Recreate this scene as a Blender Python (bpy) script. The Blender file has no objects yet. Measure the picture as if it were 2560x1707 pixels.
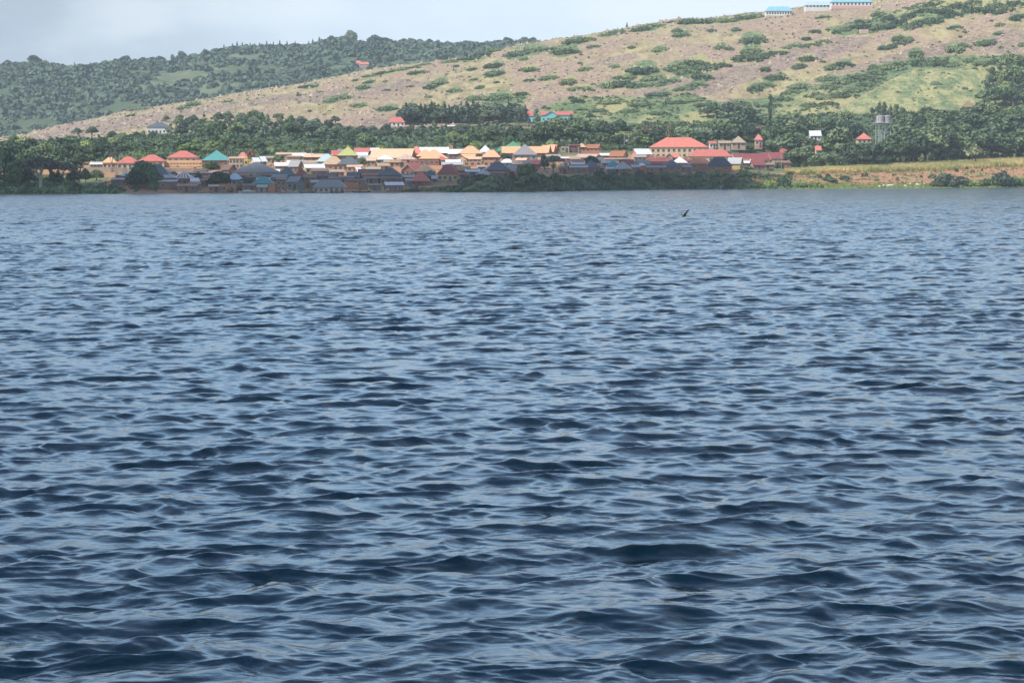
import bpy, bmesh, math, random
import numpy as np
from mathutils import Vector, Matrix, noise as mnoise
random.seed(7)
rng = np.random.default_rng(11)
scene = bpy.context.scene
COL = scene.collection
R = math.radians

# ------------------------------------------------------------------ camera
F = 6044.0                       # focal length in photo pixels (2560 wide)
CAMH = 5.5
PITCH = math.atan(410.5 / F)
ROLL = R(0.18)
cam_d = bpy.data.cameras.new('camera')
cam_d.sensor_width = 36.0
cam_d.lens = 36.0 * F / 2560.0
cam_d.clip_start = 0.5
cam_d.clip_end = 60000.0
cam = bpy.data.objects.new('camera', cam_d)
COL.objects.link(cam)
CM = Matrix.Rotation(R(90) - PITCH, 4, 'X') @ Matrix.Rotation(-ROLL, 4, 'Z')
CM = Matrix.Translation((0, 0, CAMH)) @ CM
cam.matrix_world = CM
scene.camera = cam
C3 = np.array(CM.to_3x3())

# ------------------------------------------------------------------ sun and sky
SUN_EL, SUN_AZ = R(50), R(238)   # azimuth clockwise from +Y
sdir = Vector((math.sin(SUN_AZ) * math.cos(SUN_EL), math.cos(SUN_AZ) * math.cos(SUN_EL), math.sin(SUN_EL)))
w = bpy.data.worlds.new('World')
scene.world = w
w.use_nodes = True
nt = w.node_tree
nt.nodes.clear()
def N(t, kind, **kw):
    n = t.nodes.new(kind)
    for k, v in kw.items():
        if k == 'inp':
            for i, x in v.items():
                n.inputs[i].default_value = x
        else:
            setattr(n, k, v)
    return n
out = N(nt, 'ShaderNodeOutputWorld')
bg = N(nt, 'ShaderNodeBackground', inp={'Strength': 0.12})
sky = N(nt, 'ShaderNodeTexSky', sky_type='NISHITA', sun_disc=False, sun_elevation=SUN_EL, sun_rotation=SUN_AZ,
        altitude=1100.0, air_density=1.0, dust_density=1.2, ozone_density=2.0)
# thin high cloud: pale veil low down, one faint white cumulus; left side greyed as painted lens falloff
tc = N(nt, 'ShaderNodeTexCoord')
sep = N(nt, 'ShaderNodeSeparateXYZ')
nt.links.new(tc.outputs['Generated'], sep.inputs[0])
mp = N(nt, 'ShaderNodeMapping', inp={'Scale': (9, 9, 22)})
nt.links.new(tc.outputs['Generated'], mp.inputs[0])
nz = N(nt, 'ShaderNodeTexNoise', inp={'Scale': 1.0, 'Detail': 6.0, 'Roughness': 0.5})
nt.links.new(mp.outputs[0], nz.inputs['Vector'])
def mth(op, a, b=None, c=None, t=None, clamp=False):
    t = t or nt
    n = N(t, 'ShaderNodeMath', operation=op, use_clamp=clamp)
    for i, x in enumerate((a, b, c)):
        if x is None: continue
        if isinstance(x, (int, float)): n.inputs[i].default_value = x
        else: t.links.new(x, n.inputs[i])
    return n.outputs[0]
def mrange(x, a, b, c=0.0, d=1.0, t=None, smooth=True):
    t = t or nt
    n = N(t, 'ShaderNodeMapRange', interpolation_type='SMOOTHSTEP' if smooth else 'LINEAR')
    t.links.new(x, n.inputs[0])
    for i, v in enumerate((a, b, c, d)): n.inputs[i + 1].default_value = v
    return n.outputs[0]
def mixc(fac, a, b, t=None, bt='MIX'):
    t = t or nt
    n = N(t, 'ShaderNodeMix', data_type='RGBA', blend_type=bt)
    for i, x in ((0, fac), (6, a), (7, b)):
        if isinstance(x, (int, float)): n.inputs[i].default_value = x
        elif isinstance(x, tuple): n.inputs[i].default_value = x if len(x) == 4 else x + (1,)
        else: t.links.new(x, n.inputs[i])
    return n.outputs[2]
SKYV = 6.9
veil0 = mixc(mrange(sep.outputs['Z'], 0.07, 0.24), (5.0, 5.9, 6.75), (4.1, 7.3, 11.0))
veil = mixc(mrange(sep.outputs['Z'], 0.05, 0.46, 0.96, 0.04), sky.outputs[0], veil0)
bank = mrange(mth('ADD', sep.outputs['X'], mth('MULTIPLY', nz.outputs['Fac'], 0.10)), -0.17, 0.04, 0.80, 0.0)
bank = mth('MULTIPLY', bank, mrange(sep.outputs['Z'], 0.07, 0.16, 1.0, 0.0))
c1 = mixc(bank, veil, (2.3, 2.9, 3.5))
puff = mth('MULTIPLY', mrange(nz.outputs['Fac'], 0.50, 0.68), mrange(sep.outputs['Z'], 0.02, 0.06))
c2 = mixc(mth('MULTIPLY', puff, 0.40), c1, (6.6, 6.8, 7.0))
nt.links.new(c2, bg.inputs['Color'])
nt.links.new(bg.outputs[0], out.inputs[0])

sun_d = bpy.data.lights.new('sun', 'SUN')
sun_d.energy = 4.2
sun_d.angle = R(0.5)
sun_d.color = (1.0, 0.95, 0.87)
sun = bpy.data.objects.new('sun', sun_d)
sun.rotation_euler = sdir.to_track_quat('Z', 'Y').to_euler()
sun.location = sdir * 500
COL.objects.link(sun)

vs = scene.view_settings
scene.display_settings.display_device = 'sRGB'
vs.view_transform = 'Standard'
vs.look = 'None'
vs.exposure = 0.46
vs.gamma = 1.0
vs.use_curve_mapping = False
cy = scene.cycles
cy.max_bounces = 5
cy.diffuse_bounces = 2
cy.glossy_bounces = 3
cy.transmission_bounces = 2
cy.transparent_max_bounces = 20
cy.volume_bounces = 0
cy.use_denoising = True
cy.caustics_reflective = False
cy.caustics_refractive = False

# ------------------------------------------------------------------ from a photo point and a depth to the place in the world
def ray(px, py):
    px = np.asarray(px, float); py = np.asarray(py, float)
    px, py = np.broadcast_arrays(px, py)
    d = np.stack([(px - 1280) / F, -(py - 853.5) / F, -np.ones_like(px)], -1)
    return d @ C3.T
def at(px, py, Y):
    d = ray(px, py)
    t = np.asarray(Y, float) / d[..., 1]
    return d[..., 0] * t, d[..., 2] * t + CAMH
def zat(px, py, Y): return at(px, py, Y)[1]
def pxof(X, Y):      # photo column of a ground place (good to a pixel)
    return 1280 + np.asarray(X) / np.asarray(Y) * F
def I(x, pts):
    a = np.array(pts, float)
    return np.interp(x, a[:, 0], a[:, 1])

# ------------------------------------------------------------------ the lie of the land
ROWS_SHORE = [(-400, 488), (0, 486), (440, 484), (950, 482), (1250, 480.5), (1480, 477.5), (1700, 474.5), (2050, 473), (2300, 471), (2560, 469), (3000, 466)]
def shoreY(px):
    row = I(px, ROWS_SHORE)
    d = ray(px, row)
    return -CAMH / d[..., 2] * d[..., 1]
R1 = [(-400, 476), (0, 474), (300, 474), (1000, 474), (1150, 468), (1290, 449), (1480, 442), (1700, 441), (1850, 437), (2000, 444), (2140, 452), (2330, 450), (2440, 444), (2560, 440), (3000, 440)]
R2 = [(-400, 412), (0, 412), (300, 404), (500, 402), (900, 394), (1300, 391), (1600, 388), (1800, 392), (1900, 405), (2000, 424), (2150, 414), (2300, 406), (2560, 396), (3000, 392)]
R3 = [(-400, 372), (0, 366), (200, 352), (400, 340), (700, 322), (950, 322), (1200, 322), (1450, 312), (1700, 308), (1950, 298), (2200, 285), (2560, 268), (3000, 250)]
R4 = [(-400, 400), (-150, 376), (0, 354), (70, 343), (150, 322), (260, 300), (330, 283), (450, 268), (560, 250), (640, 236), (800, 208), (900, 190), (1120, 158), (1200, 146),
      (1300, 124), (1400, 108), (1500, 93), (1600, 76), (1690, 60), (1770, 56), (1900, 44), (2010, 30), (2180, 12), (2300, -25), (2560, -80), (3000, -150)]
R5 = [(-500, 172), (0, 170), (100, 160), (180, 174), (240, 166), (330, 158), (440, 160), (540, 134), (600, 122), (760, 120), (840, 106), (960, 114), (1100, 114), (1300, 112), (1400, 112), (1500, 104), (1700, 110), (2560, 140), (3000, 160)]
Y3, Y4, Y5a, Y5 = 1500.0, 2150.0, 2500.0, 3400.0
def Ht(px, Y):
    px = np.asarray(px, float); Y = np.asarray(Y, float)
    px, Y = np.broadcast_arrays(px, Y)
    D = shoreY(px)
    z1 = zat(px, I(px, R1), D + 30)
    z2 = zat(px, I(px, R2), D + 210)
    z3 = zat(px, I(px, R3), Y3)
    z4 = zat(px, I(px, R4), Y4)
    z5 = zat(px, I(px, R5) + 8, Y5)
    za = z4 * 0.35 - 5
    def seg(Y, a, b, za_, zb_, ease=0):
        t = np.clip((Y - a) / (b - a), 0, 1)
        if ease == 1: t = t * t * (3 - 2 * t)
        if ease == 2: t = np.sin(t * math.pi / 2)
        return za_ + (zb_ - za_) * t
    z = seg(Y, D - 60, D, -3.0, 0.05)
    # beach, then the bank
    z = np.where(Y > D, seg(Y, D, D + 8, 0.05, 0.45), z)
    z = np.where(Y > D + 8, seg(Y, D + 8, D + 30, 0.45, z1, 1), z)
    z = np.where(Y > D + 30, seg(Y, D + 30, D + 210, z1, z2), z)
    z = np.where(Y > D + 210, seg(Y, D + 210, Y3, z2, z3), z)
    z = np.where(Y > Y3, seg(Y, Y3, Y4, z3, z4, 2), z)
    z = np.where(Y > Y4, seg(Y, Y4, Y5a, z4, za, 1), z)
    z = np.where(Y > Y5a, seg(Y, Y5a, Y5, za, z5, 2), z)
    z = np.where(Y > Y5, seg(Y, Y5, 5200, z5, 30, 1), z)
    z = np.where(Y > 5200, seg(Y, 5200, 9000, 30, 20), z)
    return z
def fbm(x, y, s, octv=4, seed=0.0):
    """cheap vector value noise for the terrain"""
    r = np.zeros_like(x, dtype=float); a = 1.0; tot = 0
    for o in range(octv):
        for k in range(4):
            th = (k * 1.3 + o * 0.7 + seed) * 2.1
            f = 2 * math.pi / s * (1 + 0.27 * k)
            r += a * np.sin((x * math.cos(th) + y * math.sin(th)) * f + 5.1 * k + 2.3 * o + seed
                            + 1.7 * np.sin((x * math.sin(th) - y * math.cos(th)) * f * 0.43 + k)) * 0.35
        tot += a; a *= 0.52; s *= 0.48
    return r / tot
def H(px, Y):
    z = Ht(px, Y)
    D = shoreY(px)
    X = (np.asarray(px, float) - 1280) / F * Y
    k = np.clip((Y - D - 260) / 300, 0, 1)
    z = z + fbm(X, np.asarray(Y, float) * 1.0, 160.0, 4) * (0.12 + 2.0 * k) * np.clip((Y - D) / 20, 0, 1)
    return z
def HX(X, Y): return H(pxof(X, Y), Y)
_Ycache = {}
def depth_for(px, py, lift=0.0, lo=3, hi=420):
    """nearest depth at which something lifted LIFT above the ground shows at photo point (px,py)"""
    D = float(shoreY(px))
    Y = np.arange(D + lo, D + hi, 0.5)
    f = zat(px, py, Y) - (H(px, Y) + lift)
    i = np.where(f < 0)[0]
    return float(Y[i[0]]) if len(i) else float(D + hi)
def depth_hill(px, py, a=1180, b=2140, lift=0.0):
    Y = np.arange(a, b, 2.0)
    f = zat(px, py, Y) - (H(px, Y) + lift)
    i = np.where(f < 0)[0]
    return float(Y[i[0]]) if len(i) else float(b)

# ------------------------------------------------------------------ object helpers
def tag(o, label=None, cat=None, group=None, kind=None):
    if label: o['label'] = label
    if cat: o['category'] = cat
    if group: o['group'] = group
    if kind: o['kind'] = kind
    return o
def empty(name, loc=(0, 0, 0), rz=0.0, label=None, cat=None, group=None):
    o = bpy.data.objects.new(name, None)
    o.empty_display_size = 0.5
    o.location = loc
    o.rotation_euler = (0, 0, rz)
    COL.objects.link(o)
    return tag(o, label, cat, group)
def mesh_np(name, verts, faces, mat=None, parent=None, smooth=False, mats=None, midx=None):
    me = bpy.data.meshes.new(name)
    me.from_pydata([tuple(v) for v in verts], [], [tuple(f) for f in faces])
    if midx is not None: me.polygons.foreach_set('material_index', midx)
    for m in (mats or ([mat] if mat else [])): me.materials.append(m)
    if smooth: me.polygons.foreach_set('use_smooth', [True] * len(me.polygons))
    me.update()
    o = bpy.data.objects.new(name, me)
    if parent is not None: o.parent = parent
    COL.objects.link(o)
    return o
def grid_obj(name, P, mat, smooth=True, attrs=None, kind='structure'):
    n, m = P.shape[:2]
    me = bpy.data.meshes.new(name)
    V = P.reshape(-1, 3).astype(np.float32)
    me.vertices.add(n * m)
    me.vertices.foreach_set('co', V.ravel())
    i = (np.arange(n - 1)[:, None] * m + np.arange(m - 1)[None, :]).ravel()
    q = np.stack([i, i + 1, i + m + 1, i + m], 1).astype(np.int32)
    me.loops.add(q.size)
    me.loops.foreach_set('vertex_index', q.ravel())
    me.polygons.add(len(q))
    me.polygons.foreach_set('loop_start', np.arange(0, q.size, 4, dtype=np.int32))
    me.polygons.foreach_set('use_smooth', np.ones(len(q), bool) if smooth else np.zeros(len(q), bool))
    me.update(calc_edges=True)
    for k, a in (attrs or {}).items():
        at_ = me.attributes.new(k, 'FLOAT', 'POINT')
        at_.data.foreach_set('value', a.ravel().astype(np.float32))
    me.materials.append(mat)
    o = bpy.data.objects.new(name, me)
    COL.objects.link(o)
    tag(o, kind=kind)
    return o

# ------------------------------------------------------------------ materials
def newmat(name):
    m = bpy.data.materials.new(name)
    m.use_nodes = True
    t = m.node_tree
    t.nodes.clear()
    o = N(t, 'ShaderNodeOutputMaterial')
    b = N(t, 'ShaderNodeBsdfPrincipled')
    t.links.new(b.outputs[0], o.inputs[0])
    return m, t, b
def noise_(t, scale, detail=4, rough=0.55, vec=None, dist=0.0):
    n = N(t, 'ShaderNodeTexNoise', inp={'Scale': scale, 'Detail': detail, 'Roughness': rough, 'Distortion': dist})
    if vec is not None: t.links.new(vec, n.inputs['Vector'])
    return n.outputs['Fac']
def objvec(t, scale=(1, 1, 1), rot=(0, 0, 0), world=False):
    tc = N(t, 'ShaderNodeTexCoord') if not world else N(t, 'ShaderNodeNewGeometry')
    m = N(t, 'ShaderNodeMapping', inp={'Scale': scale, 'Rotation': rot})
    t.links.new(tc.outputs['Position' if world else 'Object'], m.inputs[0])
    return m.outputs[0]
def bump_(t, b, h, strength=0.5, dist=0.1):
    n = N(t, 'ShaderNodeBump', inp={'Strength': strength, 'Distance': dist})
    t.links.new(h, n.inputs['Height'])
    t.links.new(n.outputs[0], b.inputs['Normal'])
# ------------------------------------------------------------------ the lake
def water_material():
    m, t, b = newmat('lake_water')
    b.inputs['Base Color'].default_value = (0.0012, 0.012, 0.022, 1)
    b.inputs['Roughness'].default_value = 0.07
    b.inputs['IOR'].default_value = 1.52
    b.inputs['Specular Tint'].default_value = (0.28, 0.66, 0.88, 1)
    b.inputs['Specular IOR Level'].default_value = 0.5
    g = N(t, 'ShaderNodeNewGeometry'); sp = N(t, 'ShaderNodeSeparateXYZ'); t.links.new(g.outputs['Position'], sp.inputs[0])
    # olive painted on the wave tops for light glowing through the crests; the finest ripples of the far water only roughen it
    t.links.new(mixc(mrange(sp.outputs['Z'], 0.08, 0.17, t=t), (0.0005, 0.006, 0.012), (0.060, 0.048, 0.018), t), b.inputs['Base Color'])
    t.links.new(mrange(sp.outputs['Y'], 60, 700, 0.06, 0.13, t=t, smooth=False), b.inputs['Roughness'])
    v1 = objvec(t, (1.0, 1.9, 1.0), (0, 0, R(8)), world=True)
    n1 = noise_(t, 2.6, 5, 0.62, v1, 0.6)
    v2 = objvec(t, (0.33, 0.60, 1.0), (0, 0, R(-9)), world=True)
    n2 = noise_(t, 1.4, 3, 0.6, v2, 0.4)
    h = mth('ADD', mth('MULTIPLY', n1, 0.010, t=t), mth('MULTIPLY', n2, mrange(sp.outputs['Y'], 100, 500, 0.04, 0.34, t=t), t=t), t=t)
    bump_(t, b, h, 1.0, 1.0)
    return m
def build_water():
    y_a = 13300.0 / np.linspace(13300 / 17.0, 13300 / 45.0, 980)
    y_b = np.geomspace(45.0, 1250.0, 1950)[1:]
    back = np.array([-1500, -600, -200, -60, 0, 10.0])
    far_ = np.array([1500, 2200, 3600.0])
    Y = np.concatenate([back, y_a, y_b, far_])
    nin = 820
    u = np.linspace(-0.245, 0.245, nin)
    du = u[1] - u[0]
    g = 0.245 + np.cumsum(du * 1.35 ** np.arange(1, 34))
    g = g[g < 40]
    u = np.concatenate([-g[::-1], u, g])
    W = np.where(Y > 17, Y, 17.0)
    X = u[None, :] * W[:, None]
    YY = np.broadcast_to(Y[:, None], X.shape).copy()
    dx = (np.gradient(u)[None, :] * W[:, None]).astype(np.float32)
    dy = np.broadcast_to(np.abs(np.gradient(Y))[:, None], X.shape).astype(np.float32)
    X = X.astype(np.float32); YY = YY.astype(np.float32)
    z = np.zeros_like(X); ox = np.zeros_like(X); oy = np.zeros_like(X)
    # bend the wave trains so that no crest runs on too long
    WX = X + 0.30 * fbm(X, YY, 5.5, 2, 1.0).astype(np.float32); WY = YY + 0.42 * fbm(X, YY, 4.2, 2, 3.0).astype(np.float32)
    nw = 150
    lam = np.geomspace(0.13, 5.8, nw)
    r = np.random.default_rng(5)
    for i in range(nw):
        L = lam[i] * r.uniform(0.93, 1.07)
        k = 2 * math.pi / L
        spread = 0.40 + 0.40 * math.exp(-L / 0.8)
        th = R(-82) + r.normal(0, spread)        # wind blows towards the camera, a touch to the left
        kx, ky = k * math.cos(th), k * math.sin(th)
        s = 0.0315 * (1.0 if L < 1.15 else math.exp(-((L - 1.15) / 1.5))) * (0.32 + 0.68 * min(1, L / 0.65))
        a = s / k
        # a sample cannot carry waves shorter than about two of its own spacings
        q = np.maximum(abs(kx) * dx, abs(ky) * dy) / math.pi
        wgt = np.clip((0.95 - q) / 0.45, 0, 1)
        if wgt.max() <= 0: continue
        lod = 1 + (1.5 + 0.25 * max(0.0, L - 1.4)) * np.clip((YY - 70) / 420, 0, 1) * min(1.0, max(0.0, (L - 0.6) / 0.8))
        ph = kx * WX + ky * WY + r.uniform(0, 6.283)
        sn = np.sin(ph); cs = np.cos(ph)
        a = a * wgt * lod
        z += a * cs
        ox -= 0.85 * a * sn * math.cos(th)
        oy -= 0.85 * a * sn * math.sin(th)
    # gusts: patches of rougher and calmer water
    gust = 1.0 + 0.22 * fbm(X, YY * 0.8, 55.0, 3, 2.0) + 0.30 * fbm(X, YY, 9.0, 2, 7.0)
    calm = np.ones_like(X)
    calm = 1 - 0.30 * np.clip((YY - 420) / 420, 0, 1)
    z *= gust * calm; ox *= calm; oy *= calm
    P = np.stack([X + ox * gust, YY + oy * gust, z], -1)
    o = grid_obj('water', P, water_material(), True)
    return o
build_water()
# ------------------------------------------------------------------ the land: shore and village ground, the near hill, the far hill
def inpoly(px, py, poly):
    P = np.array(poly, float)
    c = np.zeros(np.shape(px), bool)
    j = len(P) - 1
    for i in range(len(P)):
        xi, yi = P[i]; xj, yj = P[j]
        hit = ((yi > py) != (yj > py)) & (px < (xj - xi) * (py - yi) / (yj - yi + 1e-9) + xi)
        c ^= hit
        j = i
    return c
HILL_GREEN = [
    [(1180, 335), (1290, 300), (1370, 262), (1440, 243), (1560, 240), (1650, 247), (1720, 232), (1790, 258), (1900, 246), (1960, 236), (2060, 205), (2110, 205), (2080, 290), (1900, 335)],
    [(2000, 240), (2080, 200), (2190, 170), (2280, 150), (2292, 168), (2180, 225), (2070, 285), (1900, 320), (1930, 262)],
    [(2270, 150), (2360, 140), (2520, 140), (2560, 150), (2560, 190), (2480, 178), (2290, 172)],
    [(2050, 80), (2110, 62), (2180, 50), (2260, 20), (2330, 0), (2700, -40), (2600, 15), (2480, 30), (2380, 38), (2330, 62), (2200, 82), (2110, 92)],
    [(2440, 150), (2700, 120), (2700, 300), (2460, 300)],
    [(1250, 240), (1330, 232), (1310, 262), (1200, 300), (1150, 300)],
]
HILL_FIELD = [[(2065, 290), (2290, 170), (2450, 180), (2462, 262), (2300, 300), (2100, 320)]]
HILL_ROCK = [
    [(1570, 232), (1660, 206), (1800, 180), (1900, 150), (2000, 118), (2070, 96), (2200, 92), (2140, 124), (2010, 160), (1900, 196), (1760, 240), (1650, 246)],
    [(2140, 160), (2280, 122), (2420, 96), (2560, 70), (2560, 140), (2400, 128), (2300, 152), (2150, 180), (2060, 190)],
    [(20, 350), (200, 312), (330, 290), (520, 268), (700, 236), (860, 236), (640, 268), (470, 292), (300, 330), (100, 352)],
    [(850, 330), (930, 300), (1000, 286), (1010, 292), (900, 330), (800, 345)],
    [(1300, 276), (1400, 240), (1500, 214), (1520, 218), (1420, 246), (1330, 284)],
    [(700, 250), (820, 224), (1010, 200), (1100, 205), (980, 232), (820, 262)],
    [(1500, 150), (1570, 135), (1600, 140), (1540, 160), (1440, 170)],
]
CORN_LO = [(1960, 439), (1990, 438), (2100, 434), (2200, 432), (2350, 429), (2440, 423), (2560, 418), (2800, 410)]
CORN_UP = [(1960, 433), (1990, 431), (2100, 425), (2200, 420), (2300, 413), (2400, 410), (2560, 402), (2800, 396)]
def blur(a, n):
    for _ in range(n):
        a = (a + np.roll(a, 1, 0) + np.roll(a, -1, 0) + np.roll(a, 1, 1) + np.roll(a, -1, 1)) / 5
    return a
# ---- shrub patches of the dry hillside: (cx, cy, w, h) in photo pixels
def Z(x0, y0, s, L): return [(x0 + a / s, y0 + b / s, c / s, d / s) for a, b, c, d in L]
PATCH = Z(1200, 0, 3.36, [(127,548,130,55),(127,615,130,55),(145,692,45,22),(15,730,40,30),(415,578,125,65),(425,672,80,38),(582,655,140,65),(350,787,95,45),(745,683,115,80),(160,810,200,80),(715,427,195,85),(330,440,190,100),(450,415,190,90),(585,412,100,45),
 (790,345,150,70),(890,330,130,60),(962,388,95,45),(1272,398,55,35),(890,580,105,50),(1125,560,80,35),(1070,285,120,60),(1160,262,120,60),(1340,245,130,65),(1450,212,160,80),(1515,415,115,55),(1650,258,80,40),(1690,290,120,55),(1357,575,210,105),(1455,655,170,70),
 (1750,180,130,75),(1860,175,150,85),(1960,170,120,70),(2080,170,140,65),(2200,150,140,70),(2300,130,120,70),(1610,185,70,25),(1940,255,55,50),(2145,250,70,45),(1660,560,170,90),(1800,520,180,100),(1750,600,170,80),(1900,565,180,80),(2020,545,140,60),(1875,640,150,75),(2020,395,85,60),(2090,408,60,45),
 (2250,330,110,100),(2330,320,90,100),(2280,420,150,80),(2220,480,180,80),(2330,470,150,90),(860,745,185,60),(955,712,35,25),(850,460,28,25),(842,528,35,30),(1100,710,160,80),(1200,700,150,90),(1310,720,130,60),(1170,655,100,40),(1275,650,70,40),(1480,710,160,50),(1600,680,140,50),(1500,790,180,55),
 (1720,740,150,50),(1830,705,130,50),(1110,855,190,55),(820,840,90,60),(775,815,30,30),(715,878,25,28),(1640,860,180,50),(1780,840,130,40),(1360,880,180,40),(380,498,70,30),(2310,740,100,80),(2150,870,150,60),(1900,880,160,50),(1250,930,150,45),(1000,930,130,40),(1500,950,160,40)])
PATCH += Z(640, 60, 3.675, [(500,572,140,45),(410,652,40,28),(598,627,65,25),(187,688,40,25),(820,675,140,70),(700,700,130,60),(925,515,48,30),(990,580,110,60),(1050,530,90,40),(1200,527,36,20),(1215,605,52,30),(1060,475,130,35),(1200,445,160,40),(1330,420,130,35),(1450,400,130,30),(1500,445,155,55),
 (1700,530,110,70),(1620,570,110,70),(1425,573,60,26),(1830,610,115,50),(1595,670,60,30),(1845,385,55,35),(1990,415,90,35),(2015,510,70,32),(2195,380,145,60),(2200,455,145,65),(2218,538,45,22),(2062,583,75,38),(2010,680,140,60),(1780,345,130,45),(1960,310,150,70),(2080,280,150,75),(2200,240,120,60),
 (955,745,125,45),(1210,775,170,65),(2240,670,180,80),(505,797,30,25),(1870,685,40,22),(1560,370,120,30)])
PATCH += Z(0, 60, 3.675, [(1700,765,110,50),(1790,735,110,60),(2108,712,90,25),(1300,785,180,35),(1220,840,70,35),(990,830,130,35),(1920,680,100,25),(700,870,120,40),(560,900,140,50)])
PATCH += Z(1900, 0, 3.564, [(555,152,115,40),(480,280,80,50),(410,345,70,50),(590,262,35,25),(670,285,60,50),(870,190,70,45),(740,260,90,60),(830,240,90,60),(1040,120,90,70),(1130,150,90,110),(930,230,110,80),(1030,240,110,80),(1120,230,100,80),(1220,190,120,100),(1310,140,110,90),(1330,230,120,80),(1430,190,120,110),(1430,90,110,70),
 (1540,170,120,100),(1600,90,130,100),(1700,120,120,90),(1740,50,130,90),(1850,80,130,100),(1880,20,120,60),(1980,70,120,100),(2080,40,130,90),(2180,70,110,80),(2250,30,120,80),(2110,110,100,50),(1500,40,120,60),(1220,340,90,80),(1300,350,90,80),(1130,420,140,60),(1230,390,140,60),(1720,430,130,90),(1800,410,90,70),(1960,380,80,80),(2040,370,80,60),
 (2120,220,80,40),(2300,150,110,80),(2240,165,60,50),(1990,125,25,28),(2045,185,30,20),(1805,285,30,35),(1770,325,28,28),(2105,300,70,40),(1725,245,110,40),(1385,470,110,90),(1400,560,110,80),(1500,560,120,70),(1600,560,120,70),(1700,580,120,50),(1840,535,80,55),(1960,560,120,60),(2070,550,130,60),(2170,545,90,45),
 (640,600,130,60),(740,570,140,70),(555,550,50,30),(410,520,140,70),(340,590,110,60),(40,620,80,50),(130,690,170,60),(50,760,150,60),(340,770,170,60),(580,700,170,50),(280,820,130,50),(620,770,150,70),(720,720,150,80),(830,700,140,70),(930,680,140,70),(1020,640,140,70),(1120,600,140,70),(1220,570,130,60),(560,860,150,60),(700,840,150,70),
 (830,800,140,60),(930,750,120,60),(1555,742,85,30),(1815,790,40,30),(440,930,150,60),(600,920,140,50),(265,715,20,20),(1225,828,30,20),(2130,425,30,30),(1040,700,110,50),(200,880,150,50),(100,940,150,50),(480,860,90,40),(1000,590,60,45),(2330,400,60,50),(150,470,180,50),(60,490,120,50),(300,410,170,50),(450,400,150,50),(560,370,110,50)])
def land_cols():
    inner = np.arange(-120, 2681, 5.0)
    outer = np.cumsum(5.0 * 1.25 ** np.arange(1, 24))
    outer = outer[outer < 4200]
    return np.concatenate([-120 - outer[::-1], inner, 2680 + outer])
def land_sheet(name, Yfun, mat, attrs=None):
    px = land_cols()
    nY = Yfun(px)                      # (rows, cols)
    PX = np.broadcast_to(px[None, :], nY.shape)
    Z = H(PX, nY)
    X = (PX - 1280) / F * nY
    at_ = attrs(PX, nY, X, Z) if attrs else None
    return grid_obj(name, np.stack([X, nY, Z], -1), mat, True, at_)
def rowof(PX, Y, Z):
    # photo row of land points: invert the camera
    X = (PX - 1280) / F * Y
    d = np.stack([X, Y, Z - CAMH], -1) @ C3
    return 853.5 - F * d[..., 1] / -d[..., 2], 1280 + F * d[..., 0] / -d[..., 2]

def ground_material():
    m, t, b = newmat('village_ground')
    v = objvec(t, world=True)
    n1 = noise_(t, 0.035, 5, 0.6, v)
    n2 = noise_(t, 0.35, 4, 0.6, v)
    n3 = noise_(t, 2.0, 3, 0.6, v)
    soil = mixc(n3, (0.27, 0.115, 0.055), (0.50, 0.225, 0.115), t)
    grass = mixc(n3, (0.075, 0.105, 0.035), (0.20, 0.20, 0.075), t)
    a1 = N(t, 'ShaderNodeAttribute', attribute_name='grass').outputs['Fac']
    f = mrange(mth('ADD', mth('ADD', n1, mth('MULTIPLY', n2, 0.6), t=t), a1, t=t), 0.95, 1.2, t=t)
    soil = mixc(mrange(n2, 0.45, 0.65, 0, 0.75, t=t), soil, (0.34, 0.26, 0.13), t)
    c = mixc(f, soil, grass, t)
    a2 = N(t, 'ShaderNodeAttribute', attribute_name='lush').outputs['Fac']
    c = mixc(mth('MULTIPLY', a2, mrange(n2, 0.3, 0.5, 0.5, 1.0, t=t), t=t), c, mixc(n3, (0.09, 0.17, 0.035), (0.19, 0.27, 0.07), t), t)
    a3 = N(t, 'ShaderNodeAttribute', attribute_name='wood').outputs['Fac']
    c = mixc(a3, c, mixc(n2, (0.030, 0.055, 0.024), (0.085, 0.125, 0.050), t), t)
    t.links.new(c, b.inputs['Base Color'])
    b.inputs['Roughness'].default_value = 0.95
    bump_(t, b, n3, 0.6, 0.25)
    return m
def g_attrs(PX, Y, X, Z):
    row, col = rowof(PX, Y, Z)
    D = shoreY(PX); tt = Y - D
    right = np.clip((PX - 1850) / 60, 0, 1)
    grass = np.where(tt > 215, 0.5, 0.0) * 1.0
    grass += np.where((PX < 260) & (tt < 120), 0.6, 0)
    grass += np.where((PX > 1100) & (PX < 1860) & (tt < 40), 0.25, 0)
    up = I(PX, CORN_UP)
    grass += right * (np.where(tt < 20, 0.2, 0) + np.where(row < up, 0.6, 0) - np.where((tt > 19) & (row > up), 0.45, 0))
    lush = right * np.clip(1 - tt / 18, 0, 1) * np.clip((Y - D) / 2, 0, 1)
    wood = np.clip((tt - 225) / 20, 0, 1)
    lush = np.maximum(lush, right * np.clip(fbm(X, Y, 26, 3, 1.5) * 2.2 - 0.35, 0, 0.8) * (tt < 60) * (tt > 4))
    return {'grass': grass, 'lush': lush, 'wood': wood}
def ground_rows(px):
    D = shoreY(px)
    s = np.concatenate([[-60, -10, -3], np.linspace(0, 40, 40), np.linspace(42, 230, 95)])
    up = D[None, :] + s[:, None]
    k = np.linspace(0, 1, 40)[1:, None]
    return np.concatenate([up, up[-1:] + (Y3 - up[-1:]) * k], 0)
land_sheet('ground', ground_rows, ground_material(), g_attrs)

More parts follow.
